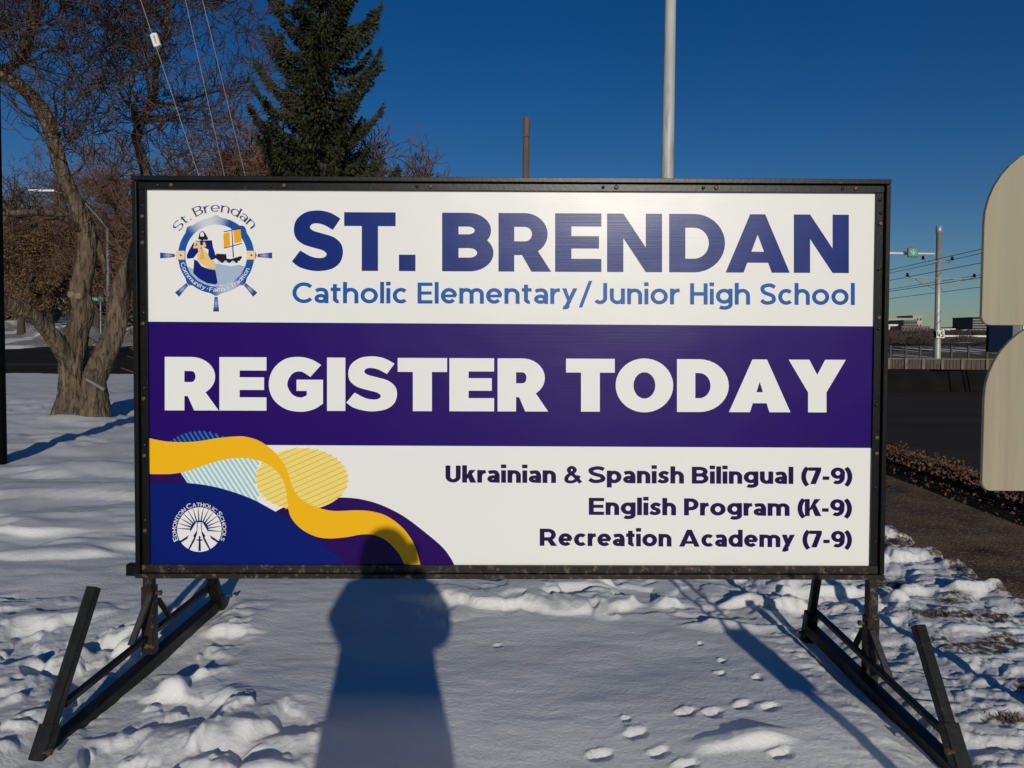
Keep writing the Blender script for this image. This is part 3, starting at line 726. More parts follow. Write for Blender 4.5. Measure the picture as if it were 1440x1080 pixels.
def arctext(text, cx, cy, r, a0, a1, hgt, a, b, conv, col, lay, inward=False, caps=None, srf=0, gap=.12, space=.32):
    sizes = caps or [1.0] * len(text); items = []; x = 0
    for ch, s in zip(text, sizes):
        if ch == ' ': x += space; continue
        S, W = glyph(ch, a, b, srf); items.append((x, S, W, s)); x += (W + gap) * s
    tot = x - gap; faces = []
    for x, S, W, s in items:
        for k, st in enumerate(S):
            for q in st:
                pts = []
                for p in q:
                    t = (x + p[0] * s) / tot; an = R(a0 + (a1 - a0) * t); rr = r + (-1 if inward else 1) * p[1] * s * hgt
                    pts.append(sp(*conv(cx + rr * math.cos(an), cy - rr * math.sin(an))))
                faces.append((pts, col, lay + k))
    return faces
t_ = 'EDMONTON CATHOLIC SCHOOLS'
caps = [1.3 if (i == 0 or t_[i - 1] == ' ') else 1.0 for i in range(len(t_))]
f_ += arctext(t_, ex, ey, 102, 206, -26, 16.5, .17, .13, c5, WHITE, 10, caps=caps, srf=.05)
ink_mesh('school_board_emblem', f_, PANEL)['label'] = 'white round emblem lettered EDMONTON CATHOLIC SCHOOLS'

# ---- ship's wheel logo, upper left ------------------------------------------
def c4(x, y): return (200 + x / 5.143, 250 + y / 5.143)
f_ = []
cx, cy = 535, 562
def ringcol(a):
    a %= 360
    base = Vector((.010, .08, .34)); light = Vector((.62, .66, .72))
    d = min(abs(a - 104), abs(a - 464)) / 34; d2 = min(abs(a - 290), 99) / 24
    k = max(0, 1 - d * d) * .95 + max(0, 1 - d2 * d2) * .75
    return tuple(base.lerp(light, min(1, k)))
for k in range(90):
    a0, a1 = k * 4, k * 4 + 4
    def bmp(a): 
        return 275 + max([18 * max(0, 1 - (abs(((a - c + 180) % 360) - 180) / 7) ** 2) for c in (90, 45, 0, 135, 180, 225, 270, 315)])
    q = [(223, a0), (bmp(a0), a0), (bmp(a1), a1), (223, a1)]
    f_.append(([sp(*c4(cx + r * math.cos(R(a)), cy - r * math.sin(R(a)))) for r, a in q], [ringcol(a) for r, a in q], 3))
for k in range(72): f_.append(([sp(*c4(cx, cy)), sp(*c4(cx + 224 * math.cos(R(k * 5)), cy - 224 * math.sin(R(k * 5)))), sp(*c4(cx + 224 * math.cos(R(k * 5 + 5)), cy - 224 * math.sin(R(k * 5 + 5))))], WHITE, 2))
SEA = (.36, .46, .62); SK = (.80, .55, .22); DK = (.008, .010, .02); MB_ = (.004, .012, .17); OR = (.84, .38, .01)
P4 = lambda pts, col, lay: f_.extend([(t, col, lay) for t in tess([sp(*c4(*p)) for p in pts])])
P4([(375, 660), (330, 640), (345, 690), (400, 745), (470, 775), (540, 782), (600, 775), (665, 745), (715, 700), (745, 640), (700, 630), (640, 640), (540, 620), (500, 650)], SEA, 4)
P4([(415, 400), (430, 385), (445, 388), (462, 410), (478, 440), (470, 450), (405, 445)], DK, 8)            # hair
P4([(420, 402), (434, 388), (446, 402), (448, 432), (436, 446), (420, 432)], WHITE, 9)                     # face
P4([(418, 425), (450, 425), (444, 450), (432, 456), (420, 446)], DK, 10)                                  # beard
P4([(322, 560), (335, 530), (370, 470), (410, 455), (505, 452), (512, 500), (538, 580), (500, 598), (478, 560), (480, 520), (440, 500), (400, 545), (370, 582), (325, 585)], MB_, 6)   # arms, shoulders
P4([(376, 590), (400, 600), (430, 640), (480, 660), (530, 668), (546, 760), (530, 772), (470, 762), (410, 730), (370, 690)], MB_, 7)     # gown
P4([(395, 560), (440, 515), (470, 540), (495, 592), (530, 605), (532, 662), (480, 652), (430, 625), (400, 595)], SK, 8)   # cloak
P4([(394, 465), (418, 460), (430, 590), (418, 594)], SK, 11); P4([(370, 494), (458, 484), (462, 500), (372, 512)], SK, 12)
P4([(372, 482), (388, 448), (402, 455), (384, 495)], SK, 13); P4([(438, 470), (452, 462), (464, 492), (450, 500)], SK, 13)
P4([(427, 512), (438, 508), (454, 585), (424, 594), (416, 590)], (.72, .42, .12), 14)
P4([(588, 405), (632, 392), (636, 488), (590, 508)], OR, 8); P4([(660, 380), (712, 372), (720, 462), (668, 474)], OR, 8)
P4([(644, 330), (649, 330), (664, 575), (656, 575)], MB_, 9); P4([(590, 388), (715, 362), (715, 368), (590, 394)], DK, 10); P4([(592, 506), (720, 472), (720, 478), (592, 512)], DK, 10)
P4([(536, 550), (608, 552), (612, 585), (640, 588), (716, 566), (724, 574), (706, 600), (640, 612), (560, 608), (530, 578)], DK, 9)
for k in range(6): P4([(552 + k * 26 + 11 * math.cos(R(t)), 608 + 9 * math.sin(R(t))) for t in range(0, 360, 40)], DK if k % 2 else (.55, .62, .72), 11)
for a in (0, 180):
    c_ = 535 + (255 if a == 0 else -255) * 1.0
    P4([(c_ - 34, 528), (c_ + 28, 528), (c_ + 28, 592), (c_ - 34, 592)], (.80, .62, .36), 6)
    P4([(c_ + 7 * math.cos(R(t)), 560 + 7 * math.sin(R(t))) for t in range(0, 360, 45)], DK, 8)
for a, r0 in ((0, 300), (180, 300), (-45, 295), (225, 295), (270, 300)):
    d = (math.cos(R(a)), -math.sin(R(a))); n_ = (-d[1], d[0]); N_ = 10
    for k in range(N_):
        t0, t1 = k / N_, (k + 1) / N_
        def pt(t, s): 
            r = r0 + t * 105; wdt = (11 + 10 * t) * s; return sp(*c4(cx + d[0] * r + n_[0] * wdt, cy + d[1] * r + n_[1] * wdt))
        def cl(t, s): 
            k_ = max(0, 1 - abs(t - .45) / .4) * .8; return tuple(Vector((.008, .04, .24)).lerp(Vector((.5, .6, .8)), k_ * (1 if s == 0 else .25)))
        for s0, s1 in ((-1, 0), (0, 1)):
            f_.append(([pt(t0, s0), pt(t1, s0), pt(t1, s1), pt(t0, s1)], [cl(t0, s0), cl(t1, s0), cl(t1, s1), cl(t0, s1)], 4))
f_ += arctext('St. Brendan', cx, cy, 316, 147, 37, 66, .135, .065, c4, (.03, .05, .16), 5, srf=.06, gap=.10)
f_ += arctext('Community', cx, cy, 262, 192, 252, 30, .15, .11, c4, (.8, .84, .9), 12, inward=True, gap=.1)
f_ += arctext('Faith', cx, cy, 262, 259, 284, 30, .15, .11, c4, (.8, .84, .9), 12, inward=True, gap=.1)
f_ += arctext('Tradition', cx, cy, 262, 296, 338, 30, .15, .11, c4, (.8, .84, .9), 12, inward=True, gap=.1)
for a in (255.5, 290): P4([(cx + 248 * math.cos(R(a)) + 4 * math.cos(R(t)), cy - 248 * math.sin(R(a)) + 4 * math.sin(R(t))) for t in range(0, 360, 60)], (.8, .84, .9), 12)
ink_mesh('ship_wheel_logo', f_, PANEL)['label'] = "blue ship's wheel logo with robed figure and boat, lettered St. Brendan"

# ---- frame ------------------------------------------------------------------
hx, hz = PW / 2, PH / 2
t1, t2 = .032, .020
def framebar(name, a, b, lab, m, horizontal):
    o = thing  # noqa
    mb = MB()
    if horizontal:
        z = a[1]; s = 1 if z > 0 else -1
        mb.box(-hx - t1, -.014, min(z, z + s * t1), hx + t1, -.003, max(z, z + s * t1))
        mb.box(-hx - t1 - t2, -.034, min(z + s * (t1 + .001), z + s * (t1 + t2)), hx + t1 + t2, .045, max(z + s * (t1 + .001), z + s * (t1 + t2)))
        mb.box(-hx - t1, .012, min(z, z + s * t1), hx + t1, .042, max(z, z + s * t1))
    else:
        x = a[0]; s = 1 if x > 0 else -1
        mb.box(min(x, x + s * (t1 - .001)), -.012, -hz + .001, max(x, x + s * (t1 - .001)), -.004, hz - .001)
        mb.box(min(x + s * (t1 + .001), x + s * (t1 + t2 - .001)), -.032, -hz - t1 + .002, max(x + s * (t1 + .001), x + s * (t1 + t2 - .001)), .043, hz + t1 - .002)
        mb.box(min(x, x + s * (t1 - .001)), .012, -hz + .001, max(x, x + s * (t1 - .001)), .040, hz - .001)
    o = mb.build(name, m, SIGN, bevel=.0015)
    if lab: o['label'] = lab
    return o
FT = framebar('frame_bar', (0, hz), 0, None, M['frame'], True)
FB = framebar('frame_bar', (0, -hz), 0, 'scratched rusty bottom frame bar', M['rust'], True)
FL = framebar('frame_bar', (-hx, 0), 0, None, M['frame'], False)
FR = framebar('frame_bar', (hx, 0), 0, None, M['frame'], False)
bolt_me = MB().tube([(0, 0, 0), (0, -.006, 0), (0, -.0065, 0)], [.0095, .0095, .006], 8).mesh('bolt', True); bolt_me.materials.append(M['bolt'])
screw_me = MB().tube([(0, 0, 0), (0, -.005, 0), (0, -.008, 0)], [.0075, .0075, .003], 6).mesh('screw', True); screw_me.materials.append(M['bolt_dark'])
def hw(me, par, x, z, y=-.014):
    o = link(me.name.split('.')[0], me, par); o.location = (x, y, z)
    return o
for u in (237, 395, 600, 860, 1000, 1195):
    x = sp(u + 6, 262)[0]; hw(bolt_me, FT, x, hz + .017); hw(screw_me, FT, x - .055, hz + .016)
for u in (260, 410, 552, 700, 835, 1052, 1180):
    x = sp(u, 803)[0]; hw(bolt_me, FB, x, -hz - .017); hw(screw_me, FB, x - .06, -hz - .016)
for v in (305, 342, 455, 560, 640, 745):
    z = sp(200, v)[1]; hw(bolt_me, FL, -hx - .017, z, -.012); hw(screw_me, FL, -hx - .015, z + .045, -.012)
for v in (300, 315, 447, 462, 615, 637, 760):
    z = sp(1240, v)[1]; hw(bolt_me if v % 2 else screw_me, FR, hx + .018, z, -.012)
for z in (hz - .03, hz - .32, -.1, -.45): hw(screw_me, FR, hx + .014, z, -.012)

# ---- stand: skids, posts, braces, outriggers (in world measures, parented to the sign) --------
def sbar(name, a, b, wd, ht, m, upv=(1, 0, 0), lab=None):
    o = MB().bar(SI @ Vector(a), SI @ Vector(b), wd, ht, upv, ch=.004).build(name, m, SIGN)
    if lab: o['label'] = lab
    return o
def stand(q, skid, rail, post, rear, upr, g1, g2):
    sk0, sk1 = [at(*p) for p in skid]; rl0, rl1 = [at(*p) for p in rail]; pf = at(*post); r0, r1 = [at(*p) for p in rear]; u0, u1 = [at(*p) for p in upr]
    sbar('skid', sk0, sk1, .055, .055, M['worn'], (0, 0, 1))
    sbar('side_rail', rl0, rl1, .026, .026, M['worn'], (0, 0, 1))
    sbar('post_sleeve', pf, pf + Vector((0, 0, .30)), .054, .054, M['rust'], (0, 1, 0))
    sbar('post', pf + Vector((0, 0, .26)), pf + Vector((0, 0, 1.2)), .043, .043, M['rust'], (0, 1, 0))
    for g in (g1, g2): sbar('gusset_brace', at(*g[0]), at(*g[1]), .030, .012, M['worn'], (0, 1, 0))
    d = (r1 - r0).normalized()
    sbar('rear_socket', r0 - d * .02, r0 + d * .19, .055, .055, M['worn'], (0, 1, 0))
    sbar('rear_strut', r0 + d * .12, r1 + d * .9, .036, .036, M['worn'], (0, 1, 0))
    d = (u1 - u0).normalized()
    sbar('front_upright', u0, u1, .042, .042, M['worn'], (0, 1, 0))
    sbar('front_socket', u0 - d * .06, u0 + d * .15, .056, .056, M['worn'], (0, 1, 0))
    for (p, d) in ((pf + Vector((-q * .024, 0, .27)), (-q, 0, 0)), (r0 + Vector((-q * .028, 0, .07)), (-q, 0, 0)), (u0 + Vector((q * -.028, 0, .07)), (-q, 0, 0))):
        d = Vector(d)
        MB().tube([SI @ p, SI @ (p + d * .018), SI @ (p + d * .0181), SI @ (p + d * .03)], [.007, .007, .012, .012], 6).build('clamp_screw', M['bolt'], SIGN)
stand(1, ((1352, 1092, 2.60), (1137, 882, 3.80)), ((1342, 1043, 2.66), (1147, 860, 3.76)), (1222.5, 962, 3.30), ((1134, 908, 3.82), (1149, 812, 3.72)), ((1353, 1085, 2.60), (1291, 880, 2.87)),
      ((1226, 886, 3.26), (1252, 956, 3.16)), ((1214, 884, 3.34), (1201, 911, 3.42)))
stand(-1, ((62, 1062, 2.70), (305, 848, 4.08)), ((90, 990, 2.80), (297, 823, 4.04)), (211, 917, 3.40), ((311, 855, 4.10), (296, 812, 4.0)), ((50, 1085, 2.64), (132, 826, 2.95)),
      ((211, 836, 3.36), (184, 908, 3.28)), ((222, 842, 3.44), (238, 866, 3.55)))
# little hanging bracket at the lower left corner
sbar('corner_bracket', (-1.66, 3.30, .47), (-1.60, 3.30, .47), .04, .05, M['frame'], (0, 0, 1))

# ================================================================ BEIGE BOARDS ON A POST (right edge)
def board(parent, x0, x1, z0, z1, y, rc, rs, th=.018):
    out = []
    def corner(cx, cz, r, a0, a1):
        for i in range(11): a = R(a0 + (a1 - a0) * i / 10); out.append((cx + r * math.cos(a), cz + r * math.sin(a)))
    corner(x1 - rc, z1 - rc * 1.05, rc, 0, 90); corner(x0 + rc, z1 - rc * 1.05, rc, 90, 180); corner(x0 + rs, z0 + rs, rs, 180, 270); corner(x1 - rs, z0 + rs, rs, 270, 360)
    n = len(out); mb = MB(); mb.v = [(p[0], y, p[1]) for p in out] + [(p[0], y + th, p[1]) for p in out]
    mb.f = [tuple(range(n)), tuple(range(n, 2 * n))[::-1]] + [(i, i + n, (i + 1) % n + n, (i + 1) % n) for i in range(n)]
    return mb.build('board', M['board'], parent, bevel=.003)
BZ = 2.9
pl_, pu = at(1381, 692, BZ), at(1383, 218, BZ)
zmid = at(1381, 459, BZ).z
BS = thing('board_stand', 'two round-topped beige boards stacked on a post beside the footpath', 'sign board', (2.09, BZ, 0))
x0 = at(1381, 692, BZ + .024).x; x0u = at(1381, 440, BZ).x; xb = x0 + .64
b1 = board(BS, x0u - 2.09, xb - 2.09, at(1381, 458, BZ).z + .002, at(1440, 192, BZ).z, 0, .31, .035)
b2 = board(BS, x0 - 2.09, xb - 2.09 - .004, pl_.z, at(1440, 440, BZ).z, .024, .31, .035)
MB().box(.005, .046, -.25, .065, .106, 2.35).build('post', M['rust'], BS, bevel=.003)
for z in (1.05, 1.75): MB().box(-.24, .046, z, .003, .075, z + .05).build('batten', M['woodpole'], BS); MB().box(.067, .046, z, .27, .075, z + .05).build('batten', M['woodpole'], BS)

# added unseen post, box and rods, shaped to cast the diagonal shadow on the snow
MP = thing('shadow_post', 'added unseen dark post with a small box, shaped to cast a shadow', 'post', (1.60, .78, 0))
MB().box(-.022, -.02, -.2, .022, .02, .70).build('shaft', M['worn'], MP, bevel=.003)
MB().box(-.065, -.045, .70, .060, .045, .88).build('box', M['grey'], MP, bevel=.006)
for x_ in (-.045, .038): MB().tube([(x_, 0, .881), (x_ * 1.3, 0, 1.19)], .012, 8).build('rod', M['galv'], MP, smooth=True)
# ================================================================ PHOTOGRAPHER (behind the camera, casts the shadow)
def skin_obj(name, verts, edges, radii, m, parent, sub=2, root=0):
    me = bpy.data.meshes.new(name); me.from_pydata(verts, edges, []); o = link(name, me, parent)
    me.materials.append(m)
    s = o.modifiers.new('skin', 'SKIN'); sv = me.skin_vertices[0].data
    for i, r in enumerate(radii): sv[i].radius = (r, r) if not hasattr(r, '__len__') else r
    sv[root].use_root = True; s.use_smooth_shade = True
    b = o.modifiers.new('sub', 'SUBSURF'); b.levels = sub; b.render_levels = sub
    return o
PX, PY = .002, -.36
PR = thing('person', 'photographer in a long dark winter coat holding a phone up in both hands', 'person', (PX, PY, 0))
V = [(0, 0, .92), (0, 0, 1.12), (0, 0, 1.33), (0, .01, 1.42), (0, .02, 1.50), (0, .03, 1.58), (0, .02, 1.64),
     (-.17, 0, 1.38), (-.23, .10, 1.20), (-.14, .28, 1.34), (-.09, .33, 1.44), (.17, 0, 1.38), (.23, .10, 1.20), (.12, .28, 1.34), (.07, .33, 1.44),
     (-.10, 0, .84), (-.11, .01, .48), (-.11, 0, .10), (-.11, .14, .05), (.10, 0, .84), (.11, .01, .48), (.11, 0, .10), (.11, .14, .05)]
Ed = [(0, 1), (1, 2), (2, 3), (3, 4), (4, 5), (5, 6), (2, 7), (7, 8), (8, 9), (9, 10), (2, 11), (11, 12), (12, 13), (13, 14), (0, 15), (15, 16), (16, 17), (17, 18), (0, 19), (19, 20), (20, 21), (21, 22)]
Rd = [.14, .13, .14, .06, .085, .095, .06, .075, .055, .035, .032, .075, .055, .035, .032, .09, .065, .05, .045, .09, .065, .05, .045]
body = skin_obj('body', V, Ed, Rd, M['skin'], PR)
# coat: lofted rings + puffy sleeves
mb = MB(); ring = [(.14, .22, .15), (.42, .24, .16), (.66, .245, .16), (.88, .245, .155), (1.05, .225, .14), (1.20, .225, .14), (1.33, .205, .12), (1.42, .15, .10), (1.46, .10, .09)]
n = 24
for z, rx, ry in ring:
    for j in range(n): a = 2 * math.pi * j / n; k = 1 + .03 * math.sin(5 * a + z * 9); mb.v.append((rx * k * math.cos(a) + (-.0), ry * k * math.sin(a), z))
for i in range(len(ring) - 1):
    for j in range(n): mb.f.append((i * n + j, i * n + (j + 1) % n, (i + 1) * n + (j + 1) % n, (i + 1) * n + j))
co = mb.build('coat', M['coat'], PR, smooth=True)
mb = MB()
for s in (-1, 1):
    pts = [(s * .12, 0, 1.38), (s * .185, .02, 1.34), (s * .225, .05, 1.24), (s * .215, .10, 1.19), (s * .17, .20, 1.26), (s * .12, .27, 1.35)]
    mb.tube(pts, [.08, .10, .105, .10, .08, .06], 14)
mb.build('sleeves', M['coat'], PR, smooth=True)['label'] = 'puffy coat sleeves'
mb = MB().sphere((0, -.02, 1.565), .112, .12, .14, 20, 14); mb.build('hair', M['hair'], PR, smooth=True)
for s in (-1, 1): MB().sphere((s * .033, .105, 1.575), .012).build('eye', M['white'], PR, smooth=True)
MB().tube([(0, .10, 1.575), (0, .135, 1.535), (0, .11, 1.525)], [.010, .016, .008], 8).build('nose', M['skin'], PR, smooth=True)
MB().tube([(-.022, .115, 1.498), (0, .122, 1.496), (.022, .115, 1.498)], .006, 6).build('mouth', mat('lips', (.35, .12, .10), .5), PR, smooth=True)
for s in (-1, 1):
    for k in range(4):
        z = 1.465 + k * .017; l = (.055, .062, .058, .048)[k]
        MB().tube([(s * .085, .325, z), (s * (.085 - l * .2), .350, z + .004), (s * (.080 - l * .6), .352, z + .006), (s * (.078 - l * .8), .338, z + .006)], [.009, .0088, .008, .006], 8).build('finger', M['skin'], PR, smooth=True)
    MB().tube([(s * .08, .32, 1.455), (s * .060, .318, 1.475), (s * .045, .322, 1.495)], [.011, .010, .008], 8).build('thumb', M['skin'], PR, smooth=True)
ph = MB().box(-.079, -.012, 1.462, .077, -.0035, 1.537).build('phone', M['black'], None, bevel=.003)
tag(ph, 'black smartphone held sideways in both hands in front of the face', 'phone')

# ================================================================ TREES
def rv(s): return Vector((rnd.gauss(0, s), rnd.gauss(0, s), rnd.gauss(0, s)))
def grow(mb, p, d, L, r, depth, jit=.22, upb=.04, sides=4, seg=None, kids=(3, 5), tips=None, spread=.75, minr=.003):
    n = seg or max(3, int(4 + depth)); pts = [p.copy()]; rs = [r]; st = L / n; dirs = [d.copy()]
    for i in range(n):
        d = (d + rv(jit) + Vector((0, 0, upb))).normalized(); p = p + d * st; pts.append(p.copy()); dirs.append(d.copy())
        rs.append(max(minr, r * (1 - .75 * (i + 1) / n)))
    mb.tube(pts, rs, sides if r > .012 else 3, cap=False)
    if tips is not None and depth <= 1: tips += pts[1:]
    if depth <= 0: return
    for k in range(rnd.randint(*kids)):
        i = rnd.randint(1, n); t = Vector(dirs[i]); side = t.cross(rv(1)).normalized()
        nd = (t * (1 - spread * .5) + side * spread * rnd.uniform(.6, 1.1)).normalized()
        grow(mb, pts[i], nd, L * rnd.uniform(.45, .78), max(minr, rs[i] * .62), depth - 1, jit, upb, sides, None, kids, tips, spread, minr)
def limb(uvz, rpx, Z):
    pts = [at(u, v, Z + dz) for u, v, dz in uvz]; rs = [r * Z / FOC for r in rpx]; return pts, rs
def smooth3(pts, rs, n=6):
    P = [p.copy() for p in pts]; P = [P[0] * 2 - P[1]] + P + [P[-1] * 2 - P[-2]]; o = []; q = []
    for i in range(1, len(P) - 2):
        for k in range(n):
            t = k / n; a, b, c, d = P[i - 1], P[i], P[i + 1], P[i + 2]
            o.append(.5 * ((2 * b) + (c - a) * t + (2 * a - 5 * b + 4 * c - d) * t * t + (3 * b - a - 3 * c + d) * t ** 3)); q.append(rs[i - 1] * (1 - t) + rs[i] * t)
    o.append(P[-2]); q.append(rs[-1]); return o, q
def wobf(seed, amp=.10):
    rr = random.Random(seed); ph_ = [rr.uniform(0, 6.28) for _ in range(4)]
    def w(i, j, n):
        a = 2 * math.pi * j / n
        return 1 + amp * (math.sin(3 * a + ph_[0] + i * .13) * .5 + math.sin(5 * a + ph_[1] - i * .2) * .4 + rr.uniform(-.5, .5) * .7)
    return w
TZ = 13.2
bt = at(112, 590, TZ); 
T = thing('bare_tree', 'large bare tree with two thick trunks and cut limb stubs, nearest the sign', 'tree', (bt.x, TZ, gz(bt.x, TZ)))
TI = Matrix.Translation(-Vector(T.location))
L1 = limb([(103, 600, 0), (104, 560, 0), (102, 528, 0), (103, 500, 0), (108, 470, 0), (117, 438, 0), (112, 410, 0), (120, 375, 0), (124, 345, 0), (120, 318, 0), (108, 288, -.1), (93, 258, -.2), (83, 228, -.3), (74, 194, -.4), (61, 158, -.5), (39, 130, -.6), (14, 112, -.8), (-20, 90, -1), (-50, 50, -1)],
          [30, 20, 17, 17, 15, 13, 13.5, 13, 12, 13, 10, 9.5, 9, 9, 9, 9, 8, 7, 5], TZ)
L2 = limb([(134, 596, -.1), (133, 560, -.1), (131, 535, -.1), (140, 512, 0), (152, 490, 0), (164, 455, .1), (170, 412, .1), (180, 380, .1), (192, 357, .2), (204, 320, .2), (208, 280, .2), (205, 242, .2), (196, 210, .2), (192, 190, .2), (205, 161, .2), (217, 133, .2), (219, 83, .2), (230, 47, .2), (237, -5, .2), (245, -60, .2)],
          [25, 18, 15.5, 16, 15, 14, 13, 12, 11, 9, 8, 7.5, 6, 5.5, 5.5, 4.5, 4, 4, 3.5, 3], TZ)
L3 = limb([(106, 520, 0), (88, 490, -.2), (68, 466, -.4), (45, 444, -.7), (25, 432, -.9), (5, 424, -1.1), (-25, 410, -1.4), (-60, 370, -1.6)], [13, 12, 10, 9, 10, 9, 8, 6], TZ)
L4 = limb([(117, 326, 0), (100, 314, -.3), (81, 302, -.6), (60, 299, -.8), (42, 299, -1), (8, 299, -1.2), (-30, 290, -1.5)], [6, 5, 5, 5, 4.5, 4, 3], TZ)
L5 = limb([(5, 100, -.9), (20, 90, -.8), (34, 76, -.8), (40, 56, -.7), (45, 34, -.7), (50, 12, -.6), (52, -30, -.6)], [7, 6, 6, 6, 5, 5, 4], TZ)
L6 = limb([(128, 330, .1), (138, 345, .1), (144, 362, .0), (148, 384, .0)], [7, 6, 5, 2.2], TZ)
tm = MB()
for i, (p, r) in enumerate((L1, L2, L3, L4, L5, L6)):
    q, rr_ = smooth3([TI @ x for x in p], r, 7)
    k_ = wobf(i, .13 if i < 3 else .08); tm.tube(q, rr_, 20 if i < 3 else 9, wob=k_)
tm.build('trunk', M['bark'], T, smooth=True)
for u, v, r in ((21, 430, 6), (100, 415, 5), (110, 417, 4.5)):
    p = TI @ at(u, v, TZ - (.95 if u < 50 else .18)); rr_ = r * TZ / FOC
    MB().tube([p + Vector((0, .12, -.02)), p + Vector((.01, -.03, .02)), p + Vector((.01, -.035, .02))], [rr_ * 1.15, rr_, rr_ * .5], 10).build('cut_stub', M['cut'], T, smooth=True)
p0, p1 = TI @ at(121, 533, TZ - .35), TI @ at(147, 548, TZ - .30)
MB().bar(p0, p1, .045, .05, (0, 0, 1), ch=.012).build('wooden_slat', M['grey'], T)['label'] = 'short pale grey slat wedged in the fork'
cm = MB()
def sprout(L, i0, i1, count, Lr, r0, depth, jit=.17, upb=.05, outd=None, kids=(3, 4)):
    pts, rs = smooth3([TI @ x for x in L[0]], L[1], 7)
    a, b = int(len(pts) * i0), int(len(pts) * i1) - 1
    for k in range(count):
        i = rnd.randint(a, b); t = (pts[min(i + 1, len(pts) - 1)] - pts[max(0, i - 1)]).normalized(); s = t.cross(rv(1)).normalized()
        d = (s + t * .35 + Vector((0, 0, .25)) + (outd or Vector((0, 0, 0)))).normalized()
        grow(cm, pts[i], d, rnd.uniform(*Lr), r0 * rnd.uniform(.7, 1.2), depth, jit, upb, 4, None, kids, None, .8, .0062)
sprout(L2, .50, 1, 16, (1.1, 2.0), .035, 4)
sprout(L2, .70, 1, 9, (1.0, 1.9), .028, 4)
sprout(L1, .46, 1, 16, (1.1, 2.1), .030, 4, outd=Vector((.1, 0, .2)))
sprout(L4, .2, 1, 4, (.6, 1.1), .016, 3)
sprout(L5, .1, 1, 14, (.8, 1.7), .024, 4)
sprout(L3, .75, 1, 4, (.7, 1.3), .020, 3)
cm.build('crown', M['twig'], T)

# other bare trees and leaf-holding trees beyond the far road
def bg_tree(name, seed, H, rt, leafy, twigm, leafm=None, depth=4, n0=9, L0=.36, minr=.012, leafn=3, lsz=.06, lean=0, low=.22):
    global rnd
    keep = rnd; rnd = random.Random(seed)
    tk = MB(); p = Vector((0, 0, -.1)); pts = [p.copy()]; rs = [rt * 1.3]; d = Vector((lean, 0, 1)).normalized()
    for i in range(7):
        d = (d + rv(.08) + Vector((0, 0, .1))).normalized(); p = p + d * H * .62 / 7; pts.append(p.copy()); rs.append(rt * (1 - .8 * (i + 1) / 7))
    q, rr_ = smooth3(pts, rs, 3); tk.tube(q, rr_, 9)
    cr = MB(); tips = [] if leafy else None
    for k in range(n0):
        i = rnd.randint(int(len(q) * low), len(q) - 1); a = rnd.uniform(0, 6.28)
        dd = Vector((math.cos(a), math.sin(a), rnd.uniform(.25, 1.0))).normalized()
        grow(cr, q[i], dd, H * L0 * rnd.uniform(.7, 1.1) * (1 - .3 * i / len(q)), max(.02, rr_[i] * .55), depth, .20, .06, 4, None, (3, 4), tips, .75, minr)
    tme, cme = tk.mesh('trunk', True), cr.mesh('crown'); tme.materials.append(M['darkbark']); cme.materials.append(twigm)
    lme = None
    if leafy:
        lm_ = MB()
        for t in tips:
            for k in range(leafn):
                c = t + rv(.14); s = lsz * rnd.uniform(.6, 1.4); a = rv(1).normalized(); b = a.cross(rv(1)).normalized()
                lm_.poly([c - a * s, c + b * s * .6, c + a * s, c - b * s * .6])
        lme = lm_.mesh('dry_leaves'); lme.materials.append(leafm)
    rnd = keep
    return tme, cme, lme
def put(name, kit, x, y, s, rot, label, group, z=None):
    t = thing(name, label, 'tree', (x, y, gz(x, y) if z is None else z), group); t.rotation_euler = (0, 0, rot); t.scale = (s, s, s)
    for nm, me_ in zip(('trunk', 'crown', 'dry_leaves'), kit):
        if me_:
            o = link(nm, me_, t)
            if nm == 'dry_leaves': o['kind'] = 'stuff'
    return t
kitA = bg_tree('a', 3, 11, .22, True, M['twig'], M['leaf'], 4, 13, .34, .012, 2, .055, low=.25)
kitB = bg_tree('b', 5, 13, .26, False, M['twig2'], None, 4, 28, .34, .011, low=.25)
kitC = bg_tree('c', 8, 7, .12, False, M['twig2'], None, 4, 52, .42, .012, low=.02)
kitD = bg_tree('d', 12, 10, .25, True, M['twig'], M['leaf'], 4, 15, .36, .013, 2, .06, low=.15)
def X(u, Y): return at(u, 470, Y).x
G1 = 'leafy brown street trees beyond the far road'
spots = [(kitA, 30, 50, 1.0, .4, 'brown-leaved tree at the far left beyond the road'), (kitD, 72, 52, 1.0, 2.0, 'brown-leaved tree seen left of the main trunk'),
         (kitA, 125, 62, 1.1, 3.3, 'brown-leaved tree seen behind the double trunk'), (kitD, 165, 56, 1.0, 4.4, 'brown-leaved tree seen beside the sign frame'),
         (kitD, 5, 70, 1.25, 1.2, 'tall brown-leaved tree furthest left down the street'), (kitA, 95, 78, 1.3, 5.2, 'taller brown-leaved tree between the nearer ones')]
for k, u, Y, s, r_, lb in spots: put('leafy_tree', k, X(u, Y), Y, s, r_, lb, G1)
spots = [(45, 34, .85, 1, 'bare twiggy tree rising behind the horizontal limb'), (150, 36, .85, 2.4, 'bare twiggy tree behind the fork of the main tree'),
         (225, 40, .85, 4, 'bare twiggy tree rising just above the sign corner'), (248, 46, .62, 5.5, 'lower bare tree above the sign corner below the guy wires'),
         (5, 44, .95, .3, 'bare twiggy tree at the far left edge')]
for u, Y, s, r_, lb in spots: put('bare_tree', kitB, X(u, Y), Y + (10 if Y < 45 else 4), s * (1.25 if u < 100 else .98), r_, lb, 'bare street trees beyond the far road')
G3 = 'reddish bare shrubs above the sign edge'
